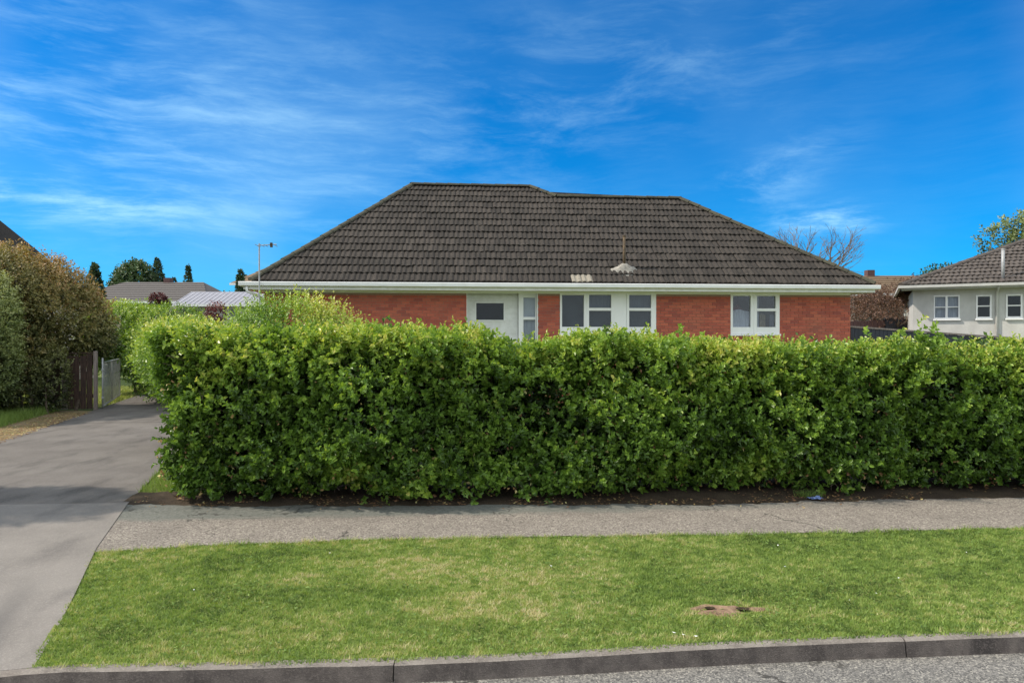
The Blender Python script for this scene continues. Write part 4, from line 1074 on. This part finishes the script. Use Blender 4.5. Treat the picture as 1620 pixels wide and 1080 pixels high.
# porch recess
PY = .90
ms = MB()   # clad back wall with opening for the dark window
ms.box(PX0, 6.33, PY, PY+.1, .5, 3.149); ms.box(7.14, 7.56, PY, PY+.1, .5, 3.149); ms.box(6.33, 7.14, PY, PY+.1, 2.83, 3.149); ms.box(6.33, 7.14, PY, PY+.1, .5, 2.33)
ms.build('porch_wall', M['whiteold'], H)
MB().box(PX0-.0, PX0+.02, WT+.002, PY-.001, .5, 3.149).build('porch_side', M['white'], H)
MB().box(PX1-.02, PX1-.0, WT+.002, PY-.001, .5, 3.149).build('porch_side', M['white'], H)
# shiplap boards of the porch wall
for k in range(7):
    zz_ = 1.75+k*.19
    for (a, b_) in (((PX0+.022,6.30),(7.17,7.55)) if 2.28 < zz_+.17 and zz_ < 2.86 else ((PX0+.022,7.55),)):
        MB().raw([(a,PY-.022,zz_),(b_,PY-.022,zz_),(b_,PY-.010,min(zz_+.186,3.148)),(a,PY-.010,min(zz_+.186,3.148)),(a,PY-.002,zz_),(b_,PY-.002,zz_),(b_,PY-.002,min(zz_+.186,3.148)),(a,PY-.002,min(zz_+.186,3.148))],
                 [(0,1,2,3),(0,4,5,1),(3,2,6,7),(0,3,7,4),(1,5,6,2)]).build('cladding_board', M['whiteold'], H)
window(H, 6.30, 7.17, 2.30, 2.86, PY-.035, [(6.30,6.335,2.30,2.86),(7.135,7.17,2.30,2.86),(6.335,7.135,2.30,2.335),(6.335,7.135,2.825,2.86)], [(6.335,7.135,2.335,2.825,None)], sill=False)
MB().box(6.2,7.3,1.6,1.62,2.1,3.1).build('interior', M['dark'], H)
# entrance sidelight: post and glazed door screen
window(H, 7.56, 8.08, .6, 3.149, PY-.16, [(7.56,7.70,.6,3.149),(8.045,8.078,.6,3.149),(7.70,8.045,2.98,3.149),(7.70,8.045,2.34,2.42),(7.70,8.045,.6,.8)], [(7.70,8.045,2.42,2.98,'gutter'),(7.70,8.045,.8,2.34,'net')], sill=False)
MB().box(7.565,8.075,PY+.03,PY+.09,.5,3.148).build('door_panel', M['whiteold'], H)
MB().box(PX0,PX1,WT+.2,PY+.1,.0,.5).build('porch_floor', M['concrete'], H)
# downpipe at the left corner
MB().tube([(.10,-.03,3.22),(.10,-.03,3.08),(.30,.16,2.98),(.355,.40,2.93),(.355,.46,2.85),(.355,.46,0)], .040, 8).build('downpipe', M['gutter'], H, smooth=True)
# vent pipe on the roof
vx, vt = 10.62, .54
zr = z0+vt*.809
MB().tube([(vx,vt,zr-.05),(vx,vt,zr+.95)], .042, 10).build('vent_pipe', M['brownpipe'], H, smooth=True)
MB().tube([(vx,vt,zr+.95),(vx,vt,zr+.99)], .052, 10).build('vent_cap', M['brownpipe'], H)
m = MB(); rf = random.Random(3); K = 14
m.v.append((vx, vt, zr+.20))
for j, (rr2, hh) in enumerate(((.09,.19),(.15,.11),(.24,.065),(.33,.02))):
    for k in range(K):
        th = 2*math.pi*k/K; r_ = rr2*(1+.45*rf.uniform(-1,1)*(j > 0)); xx = r_*math.cos(th)*1.05; yy = r_*math.sin(th)*.55
        m.v.append((vx+xx, vt+yy-.05, zr+(yy-.05)*.809+hh))
m.f = [(0,1+k,1+(k+1)%K) for k in range(K)]+[(1+j*K+k,1+(j+1)*K+k,1+(j+1)*K+(k+1)%K,1+j*K+(k+1)%K) for j in range(3) for k in range(K)]
m.build('pipe_flashing', M['cement'], H, smooth=True)
# aerial at the left eave
an = empty('tv_antenna', (-7.29+.48, 18.87+.01, 2.43), YA, label='thin television aerial on a pole at the left eave of the brick house', cat='antenna')
MB().tube([(0,-.17,.2),(0,-.17,1.92)], [.022,.018], 7).build('pole', M['zinc'], an)
MB().tube([(-.06,-.17,1.86),(.46,-.17,1.90)], .012, 6).build('boom', M['zinc'], an)
for k, (xx, ll) in enumerate(((-.04,.26),(.08,.22),(.18,.20),(.44,.16))): MB().tube([(xx,-.17-ll,1.86),(xx,-.17+ll,1.86)], .008, 5).build('element', M['zinc'], an)
MB().box(.29,.345,-.21,-.13,1.82,1.94).build('reflector', M['brownpipe'], an)
MB().box(-.02,.02,-.19,-.02,.55,.60).build('bracket', M['zinc'], an)

# ------------------------------------------------------------------ stucco house on the right
R2 = empty('stucco_house', (13.42, 24.0, 0), rad(-27.5), label='pale grey stucco house with brown tiled roof at the right edge', cat='house')
z2 = 3.62
TN = .43; tp = math.atan(TN); c2, s2 = math.cos(tp), math.sin(tp); P2 = 4.6/c2; WD = 12.0; ZR = z2+4.6*TN
tile_roof(R2, (0,0,z2), (1,0,0), (0,c2,s2), lambda p: (4.6*p/P2, WD-4.6*p/P2), P2, 14, 'tilebrown', 290, near=lambda q: q[0]+.3*q[1])
tile_roof(R2, (0,9.2,z2), (0,-1,0), (c2,0,s2), lambda p: (4.6*p/P2, 9.2-4.6*p/P2), P2, 14, 'tilebrown')
tile_roof(R2, (WD,0,z2), (0,1,0), (-c2,0,s2), lambda p: (4.6*p/P2, 9.2-4.6*p/P2), P2, 14, 'tilebrown')
MB().raw([(0,0,z2-.012),(WD,0,z2-.012),(WD-4.6,4.6,ZR-.012),(4.6,4.6,ZR-.012),(0,9.2,z2-.012),(WD,9.2,z2-.012)], [(0,1,2,3),(0,3,4),(4,3,2,5),(1,5,2)]).build('roof_deck', M['tilebrown'], R2)
for a, b_ in (((0,0,z2+.02),(4.6,4.6,ZR+.02)), ((4.6,4.6,ZR+.02),(WD-4.6,4.6,ZR+.02)), ((WD,0,z2+.02),(WD-4.6,4.6,ZR+.02)), ((0,9.2,z2+.02),(4.6,4.6,ZR+.02))): caps(R2, a, b_, 'tilebrown')
MB().box(-.08,WD+.08,-.10,0,z2-.10,z2-.01).build('gutter', M['plaster'], R2)
MB().box(-.08,.0,.001,9.2,z2-.10,z2-.01).build('gutter', M['plaster'], R2)
MB().box(.001,WD,.002,.03,z2-.145,z2-.005).build('fascia', M['plaster'], R2)
MB().box(.03,WD,.03,.55,z2-.16,z2-.145).build('soffit', M['plaster'], R2)
ho2 = [(1.0,1.76,2.46,3.27),(2.22,2.66,2.46,3.25),(3.05,3.50,2.46,3.25),(5.2,6.4,2.3,3.25)]
m = MB(); x = .38
for a, b_, c, e_ in ho2:
    m.box(x,a,.5,.68,.35,z2-.15); m.box(a,b_,.5,.68,.35,c); m.box(a,b_,.5,.68,e_,z2-.15); x = b_
m.box(x,WD-.4,.5,.68,.35,z2-.15); m.box(.38,.56,.68,8.8,.35,z2-.15); m.box(WD-.58,WD-.4,.68,8.8,.35,z2-.15); m.box(.56,WD-.58,8.62,8.8,.35,z2-.15)
m.build('wall', M['stucco'], R2)
MB().box(.43,WD-.45,.53,8.75,-.02,.35).build('foundation', M['kerb'], R2)
MB().box(.6,7,1.6,1.62,.5,3.4).build('interior', M['dark'], R2)
window(R2, 1.0,1.76,2.46,3.27,.475,[(1.0,1.04,2.46,3.27),(1.72,1.76,2.46,3.27),(1.04,1.72,2.46,2.51),(1.04,1.72,3.22,3.27),(1.345,1.415,2.51,3.22),(1.04,1.345,2.85,2.885),(1.415,1.72,2.85,2.885)],[(1.04,1.345,2.51,3.22,'net'),(1.415,1.72,2.51,3.22,'net')])
for a, b_ in ((2.22,2.66),(3.05,3.50)):
    window(R2, a,b_,2.46,3.25,.475,[(a,a+.05,2.46,3.25),(b_-.05,b_,2.46,3.25),(a+.05,b_-.05,2.46,2.52),(a+.05,b_-.05,3.20,3.25),(a+.05,b_-.05,2.86,2.90)],[(a+.05,b_-.05,2.52,3.20,None)])
window(R2, 5.2,6.4,2.3,3.25,.475,[(5.2,5.25,2.3,3.25),(6.35,6.4,2.3,3.25),(5.25,6.35,2.3,2.35),(5.25,6.35,3.2,3.25),(5.78,5.83,2.35,3.2)],[(5.25,6.35,2.35,3.20,None)])
MB().tube([(2.80,.0,3.5),(2.80,.40,3.35),(2.80,.45,3.2),(2.80,.45,.0)], .040, 8).build('downpipe', M['stucco'], R2, smooth=True)
MB().tube([(2.95,.35,3.70),(2.95,.35,4.72)], .05, 8).build('vent_pipe', M['zinc'], R2, smooth=True)
MB().tube([(2.95,.35,4.72),(2.95,.35,4.76)], .06, 8).build('vent_cap', M['zinc'], R2)

# fences between the houses
def paling_fence(name, p0, p1, z0_, z1_, matn, label, wpal=.14, railtop=None, cat='fence'):
    p0, p1 = Vector((*p0,0)), Vector((*p1,0)); L = (p1-p0).length; ang = math.atan2(p1.y-p0.y, p1.x-p0.x)
    f = empty(name, (p0.x,p0.y,0), ang, label=label, cat=cat)
    n = int(L/(wpal+.012)); me = MB().box(0,wpal,0,.02,0,1).mesh('paling'); me.materials.append(M[matn])
    for i in range(n):
        o = link('paling', me, f); o.location = (i*(wpal+.012), random.uniform(-.004,.004), -.03); o.scale = (1,1,(z0_+(z1_-z0_)*i/n)*random.uniform(.985,1.01)+.03)
    k = 0
    while k*2.4 < L: MB().box(k*2.4,k*2.4+.1,.06,.16,-.05,z0_+(z1_-z0_)*k*2.4/L).build('post', M[matn], f); k += 1
    for zf in (.2,.75): MB().raw([(0,.021,z0_*zf),(L,.021,z1_*zf),(L,.058,z1_*zf),(0,.058,z0_*zf),(0,.021,z0_*zf+.09),(L,.021,z1_*zf+.09),(L,.058,z1_*zf+.09),(0,.058,z0_*zf+.09)],[(0,3,2,1),(4,5,6,7),(0,1,5,4),(1,2,6,5),(2,3,7,6),(3,0,4,7)]).build('rail', M[matn], f)
    if railtop:
        MB().raw([(0,-.03,z0_),(L,-.03,z1_),(L,.06,z1_),(0,.06,z0_),(0,-.03,z0_+.05),(L,-.03,z1_+.05),(L,.06,z1_+.05),(0,.06,z0_+.05)],[(0,3,2,1),(4,5,6,7),(0,1,5,4),(1,2,6,5),(2,3,7,6),(3,0,4,7)]).build('capping_rail', M[railtop], f)
    return f
paling_fence('paling_fence', (10.2,21.2), (17.6,23.2), 2.14, 1.72, 'fencedark', 'low dark fence with pale top rail before the stucco house', railtop='fencegrey')
paling_fence('paling_fence', (12.6,27.6), (15.0,28.0), 2.50, 2.52, 'fencered', 'dull red paling fence below the twiggy trees')
paling_fence('paling_fence', (15.05,28.0), (17.6,28.2), 2.62, 2.66, 'fencedark', 'dark blue grey paling fence beside the stucco house wall', railtop='fencegrey')

# ------------------------------------------------------------------ far houses
def far_house(name, loc, rz, w_, dpt, ez, rz_, ridge0, ridge1, roofm, wallm, label, gable=False, chimney=None, wins=(), eave=.35):
    h = empty(name, (*loc,0), rz, label=label, cat='house', group='houses beyond the gardens')
    e = eave; r = MB(); th = .06
    for dz in (0, th):
        pass
    V = [(-e,-e,ez),(w_+e,-e,ez),(w_+e,dpt+e,ez),(-e,dpt+e,ez),(ridge0,dpt/2,rz_),(ridge1,dpt/2,rz_)]
    r.raw(V, [(0,1,5,4),(1,2,5),(2,3,4,5),(3,0,4),(3,2,1,0)])
    ro = r.build('roof', M[roofm], h)
    # rows of tile courses as low steps on the front slope
    rows = 9; fr_ = MB()
    for k in range(rows):
        f0, f1 = k/rows, (k+1)/rows
        a0 = -e+(ridge0+e)*f0; b0_ = w_+e+(ridge1-w_-e)*f0; a1 = -e+(ridge0+e)*f1; b1 = w_+e+(ridge1-w_-e)*f1
        y0 = -e+(dpt/2+e)*f0; y1 = -e+(dpt/2+e)*f1; za = ez+(rz_-ez)*f0; zb = ez+(rz_-ez)*f1
        fr_.raw([(a0,y0,za+.05),(b0_,y0,za+.05),(b1,y1,zb+.01),(a1,y1,zb+.01),(a0,y0,za),(b0_,y0,za)], [(0,1,2,3),(4,5,1,0)])
    fr_.build('roof_courses', M[roofm], ro)
    MB().box(-e-.05,w_+e+.05,-e-.1,-e-.002,ez-.12,ez+.02).build('gutter', M['gutter'], h)
    MB().box(0,w_,0,dpt,-.02,ez-.01).build('wall', M[wallm], h)
    for (a, b_, c, d_) in wins:
        wf = MB().box(a,b_,-.04,-.005,c,d_).build('window', M['white'], h)
        MB().box(a+.06,b_-.06,-.05,-.041,c+.06,d_-.06).build('pane', M['dark'], wf)
    if chimney: MB().box(chimney[0],chimney[0]+.45,dpt/2-.2,dpt/2+.25,rz_-.6,rz_+chimney[1]).build('chimney', M['fencered'], ro)
    return h
# pale gabled shed/house
def gable_house():
    h = empty('pale_house', (-16.6,35,0), 0, label='small pale house with light grey metal roof left of the brick house', cat='house')
    ez, rz_, L, dp = 3.55, 4.25, 7.5, 3.4
    r = MB(); V = []
    for x in (-.3, L):
        V += [(x,-.35,ez-.05),(x,dp/2,rz_),(x,dp+.35,ez-.05),(x,-.35,ez-.13),(x,dp/2,rz_-.09),(x,dp+.35,ez-.13)]
    r.raw(V, [(0,6,7,1),(1,7,8,2),(3,4,10,9),(4,5,11,10),(0,1,4,3),(1,2,5,4),(6,9,10,7),(7,10,11,8),(0,3,9,6),(2,8,11,5)])
    ro = r.build('roof', M['paleroof'], h)
    m = MB(); k = 0
    while -.3+k*.25 < L:
        x = -.3+k*.25
        m.raw([(x,-.36,ez-.05+.0),(x+.05,-.36,ez-.05),(x+.05,dp/2,rz_),(x,dp/2,rz_),(x,-.36,ez-.03),(x+.05,-.36,ez-.03),(x+.05,dp/2,rz_+.015),(x,dp/2,rz_+.015)], [(4,5,6,7),(0,1,5,4),(1,2,6,5),(3,0,4,7)]); k += 1
    m.build('roof_rib', M['paleroof'], ro, kind='stuff')
    MB().raw([(0,0,0),(L,0,0),(L,dp,0),(0,dp,0),(0,0,ez-.1),(L,0,ez-.1),(L,dp,ez-.1),(0,dp,ez-.1),(0,dp/2,rz_-.12),(L,dp/2,rz_-.12)], [(0,1,5,4),(1,2,6,9,5),(2,3,7,6),(3,0,4,8,7)]).build('wall', M['plaster'], h)
    MB().box(-.3,L,-.45,-.352,ez-.17,ez-.05).build('gutter', M['gutter'], h)
    for a, b_ in ((2.3,2.9),(3.4,4.2),(5.0,5.6)):
        wf = MB().box(a,b_,-.05,-.004,2.75,3.35).build('window', M['white'], h); MB().box(a+.07,b_-.07,-.06,-.051,2.82,3.28).build('pane', M['netb'], wf)
    # lean-to on the left
    MB().raw([(-1.2,-.6,2.95),(.9,-.6,2.95),(.9,0.5,3.45),(-.5,0.5,3.45),(-1.2,-.6,2.85),(.9,-.6,2.85)], [(0,1,2,3),(4,5,1,0)]).build('porch_roof', M['tilefar'], h)
    MB().box(-1.25,.95,-.72,-.601,2.83,2.97).build('porch_gutter', M['gutter'], h)
    MB().box(-1.0,.7,-.4,.4,0,2.84).build('porch', M['creamwall'], h)
gable_house()
far_house('far_house', (-29.5,45), 0, 9.6, 7, 4.15, 5.7, 2.6, 8.0, 'tilefar', 'creamwall', 'far house with weathered grey roof and brick chimney behind the green shrubs', chimney=(5.3,.3))
far_house('far_house', (-17.3,44), 0, 9, 7, 5.25, 8.6, 5.2, 8.6, 'tilewarm', 'creamwall', 'far house with brown roof just left of the brick house roof')
far_house('far_house', (-31.4,23.0), 0, 12.2, 9, 3.3, 6.75, 3.5, 10.8, 'tile', 'creamwall', 'neighbouring house whose dark roof shows above the left shrubs')
far_house('far_house', (20.2,41), 0, 7.5, 6, 4.4, 5.75, .8, 6.5, 'tilewarm', 'tilefar', 'far house with brown roof and chimney between the two right houses', chimney=(2.2,.35))
far_house('far_house', (-38.5,62), 0, 6, 6, 4.9, 6.6, 1, 5, 'paleroof', 'plaster', 'distant white walled house glimpsed beside the round far tree')
